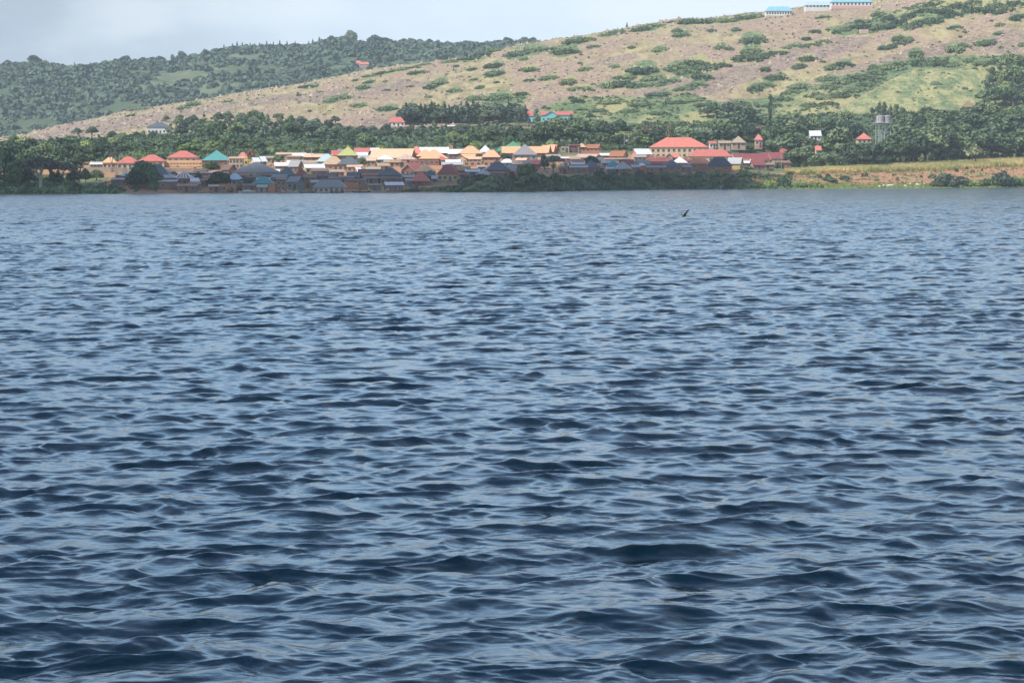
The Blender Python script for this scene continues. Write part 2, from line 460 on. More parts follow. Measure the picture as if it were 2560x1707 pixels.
def hill_material():
    m, t, b = newmat('dry_hillside')
    v = objvec(t, world=True)
    vs_ = objvec(t, (1.0, 0.34, 1.0), (0, 0, R(24)), world=True)     # features drawn out along the slope's strata
    n1 = noise_(t, 0.018, 5, 0.6, vs_)
    n2 = noise_(t, 0.11, 5, 0.65, vs_)
    n3 = noise_(t, 0.28, 5, 0.75, v)
    vor = N(t, 'ShaderNodeTexVoronoi', inp={'Scale': 0.42, 'Randomness': 1.0})
    t.links.new(v, vor.inputs['Vector'])
    grass = mixc(mrange(n2, 0.36, 0.64, t=t), (0.225, 0.185, 0.085), (0.40, 0.335, 0.165), t)
    stone = mixc(mrange(n3, 0.36, 0.64, t=t), (0.21, 0.14, 0.10), (0.41, 0.295, 0.20), t)
    c = mixc(mrange(n1, 0.40, 0.60, t=t), grass, stone, t)
    # pale stones showing through
    c = mixc(mth('MULTIPLY', mrange(vor.outputs['Distance'], 0.34, 0.16, t=t), mrange(n2, 0.45, 0.62, 0.1, 0.8, t=t), t=t), c, (0.50, 0.41, 0.33), t)
    att = lambda n: N(t, 'ShaderNodeAttribute', attribute_name=n).outputs['Fac']
    def mask(name, lo=0.42, hi=0.62):
        return mrange(mth('ADD', att(name), mth('MULTIPLY', mth('SUBTRACT', n2, 0.5, t=t), 0.9, t=t), t=t), lo, hi, t=t)
    rock = mixc(mrange(n3, 0.35, 0.65, t=t), (0.12, 0.085, 0.072), (0.34, 0.25, 0.19), t)
    c = mixc(mth('MULTIPLY', mask('rock'), 0.8, t=t), c, rock, t)
    yel = mixc(mrange(n2, 0.42, 0.58, t=t), (0.095, 0.14, 0.060), (0.38, 0.33, 0.15), t)
    fld = mixc(mrange(n3, 0.42, 0.62, t=t), yel, (0.20, 0.235, 0.095), t)
    c = mixc(mask('field'), c, fld, t)
    grn = mixc(mrange(n3, 0.38, 0.62, t=t), (0.055, 0.10, 0.042), (0.19, 0.24, 0.095), t)
    grn = mixc(mrange(n1, 0.49, 0.60, 0, 0.8, t=t), grn, (0.36, 0.32, 0.14), t)
    c = mixc(mask('green'), c, grn, t)
    t.links.new(c, b.inputs['Base Color'])
    b.inputs['Roughness'].default_value = 0.95
    hh = mth('ADD', mth('MULTIPLY', n3, 1.1, t=t), mth('MULTIPLY', mrange(vor.outputs['Distance'], 0.5, 0.0, t=t), 0.7, t=t), t=t)
    bump_(t, b, hh, 0.9, 1.0)
    return m
def h_attrs(PX, Y, X, Z):
    row, col = rowof(PX, Y, Z)
    out_ = {}
    wob = fbm(X, Y, 60, 3, 4.0) * 7
    for nme, polys in (('green', HILL_GREEN), ('field', HILL_FIELD), ('rock', HILL_ROCK)):
        a = np.zeros(PX.shape)
        for p in polys: a = np.maximum(a, inpoly(col + wob * (nme != 'field'), row + wob * 0.6 * (nme != 'field'), p).astype(float))
        if nme == 'green':          # thin green growth round every shrub patch
            for (cx, cy, w_, h_) in PATCH:
                du = (col - cx) / (w_ * 0.62); dv = (row - cy + (col - cx) * 0.22) / (h_ * 0.62)
                a = np.maximum(a, np.clip(1.5 - (du * du + dv * dv), 0, 0.75))
        out_[nme] = blur(a, 2 if nme != 'field' else 1)
    return out_
land_sheet('hill', lambda px: np.broadcast_to(np.concatenate([np.linspace(Y3, Y4, 260), np.linspace(Y4, Y5a, 22)[1:]])[:, None], (281, len(px))).copy(), hill_material(), h_attrs)

def farhill_material():
    m, t, b = newmat('wooded_hillside')
    v = objvec(t, world=True)
    n1 = noise_(t, 0.006, 5, 0.6, v)
    n2 = noise_(t, 0.05, 4, 0.6, v)
    c = mixc(n2, (0.035, 0.062, 0.030), (0.085, 0.12, 0.050), t)
    c = mixc(mrange(n1, 0.52, 0.60, t=t), c, (0.11, 0.14, 0.065), t)
    sp = N(t, 'ShaderNodeAttribute', attribute_name='open').outputs['Fac']
    c = mixc(mrange(mth('ADD', sp, mth('MULTIPLY', n2, 0.4, t=t), t=t), 0.6, 0.9, t=t), c, mixc(mrange(n2, 0.35, 0.65, t=t), (0.06, 0.095, 0.045), (0.15, 0.16, 0.08), t), t)
    t.links.new(c, b.inputs['Base Color'])
    b.inputs['Roughness'].default_value = 0.95
    bump_(t, b, n2, 1.0, 4.0)
    return m
FAR_OPEN = [[(560, 142), (650, 134), (690, 145), (640, 154), (580, 152)], [(370, 215), (410, 184), (470, 176), (530, 190), (470, 206), (390, 225)]]
def f_attrs(PX, Y, X, Z):
    row, col = rowof(PX, Y, Z)
    a = np.zeros(PX.shape)
    for p in FAR_OPEN: a = np.maximum(a, inpoly(col, row, p).astype(float))
    return {'open': blur(a, 2)}
fy = np.concatenate([np.linspace(Y5a, Y5, 110), np.linspace(Y5, 5200, 30)[1:], np.geomspace(5200, 55000, 16)[1:]])
land_sheet('far_hill', lambda px: np.broadcast_to(fy[:, None], (len(fy), len(px))).copy(), farhill_material(), f_attrs)

# the cloud whose shadow lies over the front of the village: a real cumulus about 1.2 km up, out of the frame
def build_cloud():
    r = np.random.default_rng(3)
    m, t, b = newmat('cloud_white')
    b.inputs['Alpha'].default_value = 0.22        # a thin cloud: some sun comes through
    b.inputs['Base Color'].default_value = (0.9, 0.9, 0.92, 1); b.inputs['Roughness'].default_value = 1
    Tm = 1180.0 / sdir.z
    V = []; Fc = []
    bm = bmesh.new()
    def puff(x, y, rad, zz=0):
        c = Vector((x, y, 6)) + sdir * Tm + Vector((0, 0, zz))
        bmesh.ops.create_icosphere(bm, subdivisions=2, radius=1.0, matrix=Matrix.Translation(c) @ Matrix.Diagonal((rad, rad, rad * 0.5, 1)))
    for px in np.arange(-900, 1980, 34):
        D = float(shoreY(px)); X = (px - 1280) / F
        edge = I(px, [(-900, 60), (0, 62), (180, 60), (300, 74), (520, 86), (700, 88), (900, 82), (1150, 92), (1300, 88), (1500, 92), (1700, 92), (1800, 78), (1900, 62), (1960, 52)])
        near = I(px, [(-900, -60), (1500, -40), (1800, 10), (1860, 34), (1960, 46)])
        rad = 26 if px < 1750 else 15
        for tt in np.arange(near + rad, edge - rad + 1, rad * 0.8):
            Y = D + tt
            puff(X * Y + r.normal(0, 3), Y + r.normal(0, 3), rad * r.uniform(0.95, 1.2), r.normal(0, 6))
        Y = D + edge - rad * 0.75
        puff(X * Y, Y, rad * 0.9)
    me = bpy.data.meshes.new('cloud'); bm.to_mesh(me); bm.free()
    me.materials.append(m)
    o = bpy.data.objects.new('cloud', me); COL.objects.link(o)
    tag(o, kind='structure')
build_cloud()
# ------------------------------------------------------------------ plants
def foliage_mat(name, dark, light, tint=(0.10, 0.11, 0.02)):
    m, t, b = newmat(name)
    v = objvec(t)
    n = noise_(t, 0.55, 3, 0.6, v)
    n2 = noise_(t, 3.0, 2, 0.6, v)
    oi = N(t, 'ShaderNodeObjectInfo')
    c = mixc(mrange(mth('ADD', mth('MULTIPLY', n, 0.7, t=t), mth('MULTIPLY', n2, 0.3, t=t), t=t), 0.33, 0.67, t=t), dark, light, t)
    c = mixc(mth('MULTIPLY', mrange(oi.outputs['Random'], 0.45, 1.0, t=t), 0.55, t=t), c, tint, t)
    hsv = N(t, 'ShaderNodeHueSaturation', inp={'Hue': 0.5, 'Saturation': 0.95})
    t.links.new(mrange(oi.outputs['Random'], 0.0, 1.0, 0.58, 1.42, t=t, smooth=False), hsv.inputs['Value'])
    t.links.new(c, hsv.inputs['Color'])
    t.links.new(hsv.outputs[0], b.inputs['Base Color'])
    b.inputs['Roughness'].default_value = 0.6
    b.inputs['Specular IOR Level'].default_value = 0.35
    return m
def plain(name, col, rough=0.9, var=0.25, scale=1.5):
    m, t, b = newmat(name)
    v = objvec(t)
    n = noise_(t, scale, 4, 0.6, v)
    c = mixc(n, tuple(x * (1 - var) for x in col), tuple(min(1, x * (1 + var)) for x in col), t)
    t.links.new(c, b.inputs['Base Color'])
    b.inputs['Roughness'].default_value = rough
    return m
M_DARK = foliage_mat('leaves_dark', (0.020, 0.046, 0.022), (0.090, 0.150, 0.062), (0.13, 0.155, 0.06))
M_MID = foliage_mat('leaves_mid', (0.034, 0.070, 0.024), (0.145, 0.225, 0.085), (0.20, 0.235, 0.085))
M_SHRUB = foliage_mat('leaves_shrub', (0.045, 0.085, 0.038), (0.15, 0.205, 0.085), (0.17, 0.19, 0.085))
M_BRIGHT = foliage_mat('leaves_bright', (0.07, 0.13, 0.025), (0.21, 0.30, 0.07), (0.24, 0.26, 0.06))
M_GREY = foliage_mat('leaves_greygreen', (0.045, 0.075, 0.048), (0.165, 0.215, 0.125), (0.155, 0.185, 0.10))
M_CONE = foliage_mat('needles', (0.026, 0.054, 0.034), (0.085, 0.135, 0.068), (0.08, 0.11, 0.05))
M_BROWN = foliage_mat('leaves_brownish', (0.060, 0.065, 0.040), (0.145, 0.130, 0.080), (0.13, 0.10, 0.06))
M_CREAM = foliage_mat('blossom_cream', (0.30, 0.28, 0.12), (0.62, 0.58, 0.30), (0.5, 0.46, 0.2))
M_RED = foliage_mat('blossom_red', (0.30, 0.04, 0.03), (0.60, 0.13, 0.08), (0.5, 0.1, 0.05))
M_CORN = foliage_mat('corn_leaves', (0.13, 0.16, 0.045), (0.42, 0.34, 0.13), (0.36, 0.27, 0.10))
M_BARK = plain('bark', (0.16, 0.12, 0.09))
M_PALEBARK = plain('pale_bark', (0.42, 0.36, 0.29))

def leaf_quads(r, pts, nrm, size, flat=0.0):
    n = len(pts)
    d = nrm + r.normal(0, 0.55, (n, 3)); d[:, 2] += flat
    d /= np.linalg.norm(d, axis=1)[:, None]
    a = np.cross(d, r.normal(0, 1, (n, 3))); a /= np.linalg.norm(a, axis=1)[:, None]
    b = np.cross(d, a)
    s = size * r.uniform(0.6, 1.35, (n, 1))
    a *= s; b *= s * 0.75
    V = np.stack([pts - a - b * 0.4, pts + a * 0.2 - b, pts + a + b * 0.3, pts - a * 0.3 + b + d * s * 0.15], 1).reshape(-1, 3)
    Fq = np.arange(4 * n).reshape(-1, 4)
    return V, Fq
ICO = None
def ico():
    global ICO
    if ICO is None:
        bm = bmesh.new(); bmesh.ops.create_icosphere(bm, subdivisions=1, radius=1)
        bm.verts.ensure_lookup_table()
        ICO = (np.array([v.co[:] for v in bm.verts]), np.array([[v.index for v in f.verts] for f in bm.faces])); bm.free()
    return ICO
def crown_mesh(name, seed, lobes, dens, size, mat, core=0.62, flat=0.0, low=-0.45, mat2=None, frac2=0.0):
    r = np.random.default_rng(seed)
    Vs, Fs, mi = [], [], []; off = 0
    iv, if_ = ico()
    for (cx, cy, cz, rx, ry, rz) in lobes:
        n = max(12, int(dens * (rx * ry + ry * rz + rx * rz) * 4.2))
        u = r.normal(0, 1, (n * 2, 3)); u /= np.linalg.norm(u, axis=1)[:, None]
        u = u[u[:, 2] > low][:n]
        k = r.uniform(0.72, 1.12, (len(u), 1))
        p = u * k * (rx, ry, rz) + (cx, cy, cz)
        V, Fq = leaf_quads(r, p, u, size, flat)
        Vs.append(V); Fs += [tuple(f) for f in (Fq + off)]; off += len(V)
        mi += list((r.random(len(Fq)) < frac2).astype(int))
        if core > 0:
            V = iv * (1 + r.normal(0, 0.12, (len(iv), 1))) * (rx * core, ry * core, rz * core) + (cx, cy, cz)
            Vs.append(V); Fs += [tuple(f) for f in (if_ + off)]; off += len(V)
            mi += [0] * len(if_)
    me = bpy.data.meshes.new(name)
    me.from_pydata(np.concatenate(Vs).tolist(), [], [tuple(int(i) for i in f) for f in Fs])
    me.materials.append(mat)
    if mat2: me.materials.append(mat2); me.polygons.foreach_set('material_index', mi)
    me.update()
    return me
def tube(p0, p1, r0, r1, n=6):
    p0 = np.array(p0, float); p1 = np.array(p1, float)
    d = p1 - p0; L = np.linalg.norm(d) + 1e-9; d /= L
    a = np.cross(d, (0.13, 0.9, 0.4)); a /= np.linalg.norm(a); b = np.cross(d, a)
    th = np.arange(n) * 2 * math.pi / n
    ring = np.cos(th)[:, None] * a + np.sin(th)[:, None] * b
    V = np.concatenate([p0 + ring * r0, p1 + ring * r1])
    Fc = [(i, (i + 1) % n, n + (i + 1) % n, n + i) for i in range(n)] + [tuple(range(n - 1, -1, -1)), tuple(range(n, 2 * n))]
    return V, Fc
def join(parts):
    V, Fc, off = [], [], 0
    for v, f in parts:
        V.append(np.asarray(v, float)); Fc += [tuple(int(i) + off for i in q) for q in f]; off += len(v)
    return np.concatenate(V), Fc
def mesh_of(name, parts, mat):
    V, Fc = join(parts)
    me = bpy.data.meshes.new(name); me.from_pydata(V.tolist(), [], Fc); me.materials.append(mat); me.update()
    return me
def trunk_mesh(name, seed, lobes, h0, rad, mat, lean=0.0):
    r = np.random.default_rng(seed)
    parts = [tube((0, 0, -0.8), (lean * h0 * 0.5, 0, h0 * 0.55), rad * 1.25, rad, 8), tube((lean * h0 * 0.5, 0, h0 * 0.53), (lean * h0, 0, h0), rad, rad * 0.8, 8)]
    for (cx, cy, cz, rx, ry, rz) in lobes:
        parts.append(tube((lean * h0 * 0.9, 0, h0 * 0.9), (cx * 0.55, cy * 0.55, h0 + (cz - h0) * 0.55), rad * 0.6, rad * 0.32))
        parts.append(tube((cx * 0.55, cy * 0.55, h0 + (cz - h0) * 0.55), (cx, cy, cz + rz * 0.3), rad * 0.34, rad * 0.12))
    return mesh_of(name, parts, mat)

KINDS = {}
def defkind(key, height, crown, trunk, name='tree'):
    KINDS.setdefault(key, []).append((height, crown, trunk, name))
def rl(seed, n, R0, z0, z1, rr, flat=1.0, cone=False):
    r = np.random.default_rng(seed); L = []
    for i in range(n):
        a = i * 2.399 + r.uniform(-0.4, 0.4); f = math.sqrt((i + 0.3) / n)
        q = r.random()
        z = z0 + (z1 - z0) * (1 - f * f * 0.75) * (0.7 + 0.3 * q) if not cone else z0 + (z1 - z0) * q
        d = R0 * f * (1 - (z - z0) / (z1 - z0 + 1e-6) * (0.8 if cone else 0.15))
        s = rr * r.uniform(0.75, 1.2)
        L.append((d * math.cos(a), d * math.sin(a), z, s, s, s * flat))
    return L
for i in range(4):     # broad spreading crowns
    L = rl(20 + i, 11, 4.3, 4.6, 9.6, 2.3, 0.78)
    defkind('broad', 11.6, crown_mesh('broad_crown', 40 + i, L, 2.1, 0.52, M_DARK), trunk_mesh('broad_trunk', i, L[:6], 3.6, 0.42, M_BARK))
    L = rl(30 + i, 10, 3.9, 4.2, 9.0, 2.1, 0.85)
    defkind('leafy', 10.8, crown_mesh('leafy_crown', 50 + i, L, 2.1, 0.50, M_MID), trunk_mesh('leafy_trunk', i + 9, L[:6], 3.0, 0.36, M_BARK))
for i in range(3):     # crowns that reach the ground
    L = rl(180 + i, 14, 4.0, 1.6, 8.2, 2.3, 0.85)
    defkind('dome', 10.2, crown_mesh('dome_crown', 180 + i, L, 2.1, 0.50, (M_DARK, M_DARK, M_MID)[i]), trunk_mesh('dome_trunk', i + 80, L[:5], 1.6, 0.4, M_BARK))
for i in range(2):     # umbrella crowns in layers
    L = rl(60 + i, 10, 5.6, 6.2, 8.8, 2.3, 0.36)
    defkind('umbrella', 9.6, crown_mesh('umbrella_crown', 60 + i, L, 1.9, 0.50, (M_BROWN, M_GREY)[i], 0.5, 0.6), trunk_mesh('umbrella_trunk', i + 20, L[:7], 4.0, 0.42, M_PALEBARK if i == 0 else M_BARK))
    L = rl(70 + i, 12, 2.2, 3.6, 13.0, 1.55, 1.15, True)
    defkind('tall', 14.4, crown_mesh('gum_crown', 70 + i, L, 1.9, 0.46, (M_GREY, M_MID)[i], 0.5), trunk_mesh('gum_trunk', i + 30, L[:5], 5.0, 0.26, M_PALEBARK))
    L = [(0.25 * math.cos(k * 2.4), 0.25 * math.sin(k * 2.4), 2.2 + k * 1.25, 2.15 - k * 0.215, 2.15 - k * 0.215, 1.25) for k in range(9)]
    defkind('conifer', 13.6, crown_mesh('conifer_crown', 80 + i, L, 2.0, 0.44, M_CONE, 0.6, -0.2), trunk_mesh('conifer_trunk', i + 40, L[:1], 2.4, 0.22, M_BARK))
    L = rl(90 + i, 7, 2.4, 2.0, 4.8, 1.7, 0.9)
    defkind('round', 6.2, crown_mesh('round_crown', 90 + i, L, 2.6, 0.36, (M_BRIGHT, M_DARK)[i]), trunk_mesh('round_trunk', i + 50, L[:4], 1.8, 0.2, M_BARK))
for i in range(2):
    L = rl(170 + i, 11, 4.0, 3.2, 9.6, 2.2, 0.9)
    defkind('hazy', 11.6, crown_mesh('hazy_crown', 170 + i, L, 2.1, 0.52, M_GREY), trunk_mesh('hazy_trunk', i + 70, L[:6], 2.6, 0.36, M_BARK))  # paler species, its grey-green also painting in distance haze
for mt, nm in ((M_DARK, 'd'), (M_SHRUB, 'm'), (M_GREY, 'g')):      # ragged low patches of shrubs
    for k in range(3):
        rr_ = np.random.default_rng(200 + k); L = []
        for q in range(34):
            a_ = rr_.uniform(0, 6.283); f_ = math.sqrt(rr_.random()) * (1.0 if q < 28 else 1.12); s_ = rr_.uniform(0.55, 1.0) * (1.1 - 0.4 * f_)
            L.append((3.5 * f_ * math.cos(a_), 3.5 * f_ * math.sin(a_), rr_.uniform(0.1, 1.0) * (1.2 - f_) + 0.15, s_, s_, s_ * rr_.uniform(0.9, 1.5)))
        defkind('bush_patch_' + nm, 2.0, crown_mesh('patch_leaves', 210 + k, L, 3.2, 0.24, mt, 0.6), None)
for i, (mt, nm) in enumerate(((M_DARK, 'd'), (M_MID, 'm'), (M_GREY, 'g'), (M_BRIGHT, 'b'))):
    for k in range(2):
        L = rl(101 + 7 * i + k, 9, 2.7, 0.4, 2.0, 1.25, 0.85)
        defkind('bush_' + nm, 2.9, crown_mesh('bush_leaves', 110 + 3 * i + k, L, 3.0, 0.34, mt, 0.7), None)
L = rl(140, 12, 3.0, 3.4, 7.4, 1.7, 0.8)
defkind('blossom', 9.0, crown_mesh('blossom_crown', 141, L, 2.4, 0.40, M_MID, mat2=M_CREAM, frac2=0.62), trunk_mesh('blossom_trunk', 60, L[:5], 2.6, 0.3, M_BARK))
L = rl(150, 8, 2.2, 2.6, 5.0, 1.4, 0.8)
defkind('redflower', 6.4, crown_mesh('red_crown', 151, L, 2.4, 0.36, M_DARK, mat2=M_RED, frac2=0.5), trunk_mesh('red_trunk', 61, L[:4], 2.0, 0.22, M_BARK))
L = [(0.3 * math.sin(k * 1.9), 0.2, 3.2 + k * 1.5, 1.25 - 0.05 * k + 0.5 * (k % 2), 1.2, 0.95) for k in range(8)]
defkind('column', 15.0, crown_mesh('ivy_crown', 161, L, 2.6, 0.36, M_DARK, 0.7), trunk_mesh('ivy_trunk', 62, L[:2], 3.4, 0.3, M_BARK))
def bare_mesh(seed, h, mat):
    r = np.random.default_rng(seed); parts = []
    def grow(p, d, L, rad, lv):
        q = p + d * L
        parts.append(tube(p, q, rad, rad * 0.62, 5))
        if lv == 0: return
        for k in range(3 if lv > 1 else 2):
            e = d + r.normal(0, 0.42, 3); e[2] = abs(e[2]) * 0.8 + 0.25; e /= np.linalg.norm(e)
            grow(q, e, L * r.uniform(0.55, 0.8), rad * 0.6, lv - 1)
    grow(np.array((0, 0, -0.5)), np.array((0.05, 0, 1.0)), h * 0.36, 0.2, 4)
    return mesh_of('bare_branches', parts, mat)
BARE = [bare_mesh(1, 10, M_PALEBARK), bare_mesh(2, 9, M_BARK)]
def banana_mesh(seed):
    r = np.random.default_rng(seed); parts = [tube((0, 0, -0.3), (0, 0, 2.0), 0.2, 0.13, 6)]
    for k in range(10):
        a = k * 2.4 + r.uniform(-0.3, 0.3); L = r.uniform(2.0, 2.8); up = r.uniform(0.5, 1.3)
        ca, sa = math.cos(a), math.sin(a); P = []
        for j in range(6):
            f = j / 5; rr_ = L * f * 0.85; z = 1.9 + up * 1.9 * f - 1.7 * f * f; wd = 0.34 * math.sin(math.pi * min(1, f * 0.92 + 0.08)) + 0.02
            P += [(rr_ * ca - wd * sa, rr_ * sa + wd * ca, z - 0.1), (rr_ * ca, rr_ * sa, z), (rr_ * ca + wd * sa, rr_ * sa - wd * ca, z - 0.1)]
        parts.append((np.array(P), [(3 * j + q, 3 * j + q + 1, 3 * j + q + 4, 3 * j + q + 3) for j in range(5) for q in (0, 1)]))
    return mesh_of('banana_leaves', parts[1:], M_BRIGHT), mesh_of('banana_stem', parts[:1], M_MID)
BANANA = [banana_mesh(1), banana_mesh(2)]

LAND = []            # landmarks that labels may point to: (name, px, py)
PENDING = []         # plants waiting for a label: (object, noun phrase, px, py, group)
PR = random.Random(5)
def place_tree(kind, px, Y, height, noun, group, sx=1.0, name=None, label=None, cat='tree', base=None, rz=None):
    h0, crown, trunk, _ = PR.choice(KINDS[kind])
    X = (px - 1280) / F * Y
    z = float(H(px, Y)) if base is None else base
    s = height / h0
    root = empty(name or {'conifer': 'conifer_tree', 'tall': 'gum_tree', 'umbrella': 'umbrella_tree', 'blossom': 'flowering_tree', 'redflower': 'flowering_tree', 'leafy': 'leafy_tree', 'round': 'small_tree', 'dome': 'bushy_tree', 'hazy': 'woodland_tree', 'column': 'ivy_covered_tree'}.get(kind, 'broadleaf_tree'),
                 (X, Y, z), PR.uniform(0, 6.28) if rz is None else rz, label, cat, group)
    root.scale = (s * sx, s * sx, s)
    for nm, me in (('crown', crown), ('trunk', trunk)):
        if me is None: continue
        c = bpy.data.objects.new(nm, me); c.parent = root; COL.objects.link(c)
    top = rowof(np.array(float(px)), np.array(float(Y)), np.array(z + height * 0.6))[0]
    if label is None: PENDING.append((root, noun, px, float(top), group))
    return root
def place_bush(kind, px, Y, w_, d_, h_, noun, group, label=None, name='bush', cat='bush', tilt=True, base=None):
    h0, crown, _, _ = PR.choice(KINDS['bush_' + kind])
    X = (px - 1280) / F * Y
    z = float(H(px, Y)) if base is None else base
    o = bpy.data.objects.new(name, crown)
    COL.objects.link(o)
    dzx = float(HX(X + 3, Y) - HX(X - 3, Y)) / 6 if tilt else 0
    dzy = float(HX(X, Y + 3) - HX(X, Y - 3)) / 6 if tilt else 0
    Mx = Matrix(((1, 0, 0, X), (0, 1, 0, Y), (dzx, dzy, 1, z), (0, 0, 0, 1)))
    Mx = Mx @ Matrix.Rotation(PR.uniform(-0.35, 0.35) + (math.pi if PR.random() < 0.5 else 0), 4, 'Z') @ Matrix.Diagonal((w_ / 7.2, d_ / 7.2, h_ / h0, 1))
    o.matrix_world = Mx
    tag(o, label, cat, group)
    if label is None:
        top = rowof(np.array(float(px)), np.array(float(Y)), np.array(z + h_ * 0.5))[0]
        PENDING.append((o, noun, px, float(top), group))
    return o
# ------------------------------------------------------------------ village materials
def roofmat(name, c, rust=0.25, rough=0.5, stripes=None, radial=0, rustc=(0.23, 0.10, 0.055)):
    m, t, b = newmat('roof_' + name)
    v = objvec(t)
    n = noise_(t, 0.45, 4, 0.6, v)
    n2 = noise_(t, 2.2, 3, 0.6, objvec(t, (1.0, 0.25, 0.25)))
    dark = tuple(x * 0.72 for x in c); lite = tuple(min(1, x * 1.15) for x in c)
    cc = mixc(n, dark, lite, t)
    cc = mixc(mth('MULTIPLY', mrange(mth('ADD', mth('MULTIPLY', n, 0.5, t=t), mth('MULTIPLY', n2, 0.5, t=t), t=t), 0.50, 0.62, t=t), rust, t=t), cc, rustc, t)
    wv = N(t, 'ShaderNodeTexWave', wave_type='BANDS', bands_direction='X', inp={'Scale': 0.55, 'Distortion': 0.4})
    t.links.new(objvec(t), wv.inputs['Vector'])
    if stripes and radial:
        sx = N(t, 'ShaderNodeSeparateXYZ'); tco = N(t, 'ShaderNodeTexCoord'); t.links.new(tco.outputs['Object'], sx.inputs[0])
        ang = mth('ARCTAN2', sx.outputs['Y'], sx.outputs['X'], t=t)
        cc = mixc(mrange(mth('SINE', mth('MULTIPLY', ang, radial, t=t), t=t), -0.15, 0.15, t=t), cc, stripes, t)
    elif stripes:
        cc = mixc(mrange(wv.outputs['Fac'], 0.45, 0.55, t=t), cc, stripes, t)
    w2 = N(t, 'ShaderNodeTexWave', wave_type='BANDS', bands_direction='X', inp={'Scale': 3.2})
    t.links.new(objvec(t), w2.inputs['Vector'])
    bump_(t, b, w2.outputs['Fac'], 0.35, 0.04)
    t.links.new(cc, b.inputs['Base Color'])
    b.inputs['Roughness'].default_value = rough
    return m
RM = {
 'white': roofmat('white', (0.70, 0.71, 0.73), 0.12), 'paleblue': roofmat('paleblue', (0.42, 0.54, 0.62), 0.15), 'grey': roofmat('grey', (0.24, 0.24, 0.24), 0.25),
 'lightgrey': roofmat('lightgrey', (0.42, 0.42, 0.42), 0.2), 'slate': roofmat('slate', (0.10, 0.115, 0.135), 0.0), 'navy': roofmat('navy', (0.035, 0.05, 0.075), 0.0),
 'teal': roofmat('teal', (0.07, 0.28, 0.27), 0.0), 'green': roofmat('green', (0.07, 0.27, 0.14), 0.05), 'yellowgreen': roofmat('yellowgreen', (0.42, 0.42, 0.13), 0.1, rustc=(0.1, 0.3, 0.15)),
 'orange': roofmat('orange', (0.68, 0.40, 0.22), 0.12), 'orangegrey': roofmat('orangegrey', (0.50, 0.34, 0.20), 0.5, rustc=(0.35, 0.36, 0.28)), 'peach': roofmat('peach', (0.74, 0.47, 0.30), 0.1),
 'red': roofmat('red', (0.53, 0.155, 0.12), 0.08), 'brightred': roofmat('brightred', (0.62, 0.19, 0.14), 0.0), 'maroon': roofmat('maroon', (0.25, 0.065, 0.065), 0.05),
 'brown': roofmat('brown', (0.16, 0.105, 0.085), 0.3), 'rust': roofmat('rust', (0.36, 0.14, 0.07), 0.5), 'ruststripe': roofmat('ruststripe', (0.42, 0.17, 0.09), 0.2, stripes=(0.60, 0.54, 0.47)),
 'redstripe': roofmat('redstripe', (0.26, 0.07, 0.065), 0.0, stripes=(0.70, 0.68, 0.68), radial=15.0), 'tealglare': roofmat('tealglare', (0.10, 0.33, 0.31), 0.0, stripes=(0.62, 0.66, 0.66), radial=17.0),  # pale streaks on the teal are glare painted into the colour
 'greystripe': roofmat('greystripe', (0.16, 0.155, 0.15), 0.0, stripes=(0.42, 0.42, 0.41)), 'greyradial': roofmat('greyradial', (0.20, 0.195, 0.19), 0.0, stripes=(0.46, 0.46, 0.44), radial=21.0), 'thatch': roofmat('thatch', (0.26, 0.19, 0.12), 0.3, 0.95), 'tan': roofmat('tan', (0.40, 0.31, 0.22), 0.35),
 'skyblue': roofmat('skyblue', (0.22, 0.47, 0.55), 0.0),
}
def wallmat(name, c, kind='plaster'):
    m, t, b = newmat('wall_' + name)
    v = objvec(t)
    n = noise_(t, 0.8, 5, 0.65, v)
    if kind == 'brick':
        br = N(t, 'ShaderNodeTexBrick', inp={'Color1': c + (1,), 'Color2': tuple(x * 0.72 for x in c) + (1,), 'Mortar': tuple(min(1, x * 1.25 + 0.03) for x in c) + (1,), 'Scale': 1.0, 'Mortar Size': 0.025, 'Brick Width': 0.5, 'Row Height': 0.22})
        t.links.new(objvec(t, rot=(R(90), 0, 0)), br.inputs['Vector'])
        cc = mixc(mth('MULTIPLY', n, 0.6, t=t), br.outputs['Color'], tuple(x * 0.55 for x in c), t)
    else:
        cc = mixc(n, tuple(x * 0.80 for x in c), tuple(min(1, x * 1.12) for x in c), t)
        sp = N(t, 'ShaderNodeSeparateXYZ'); tcn = N(t, 'ShaderNodeTexCoord'); t.links.new(tcn.outputs['Object'], sp.inputs[0])
        cc = mixc(mth('MULTIPLY', mrange(mth('ADD', sp.outputs['Z'], n, t=t), 1.1, 0.6, t=t), 0.55, t=t), cc, (0.26, 0.13, 0.08), t)   # splashed soil
    t.links.new(cc, b.inputs['Base Color'])
    b.inputs['Roughness'].default_value = 0.92
    return m
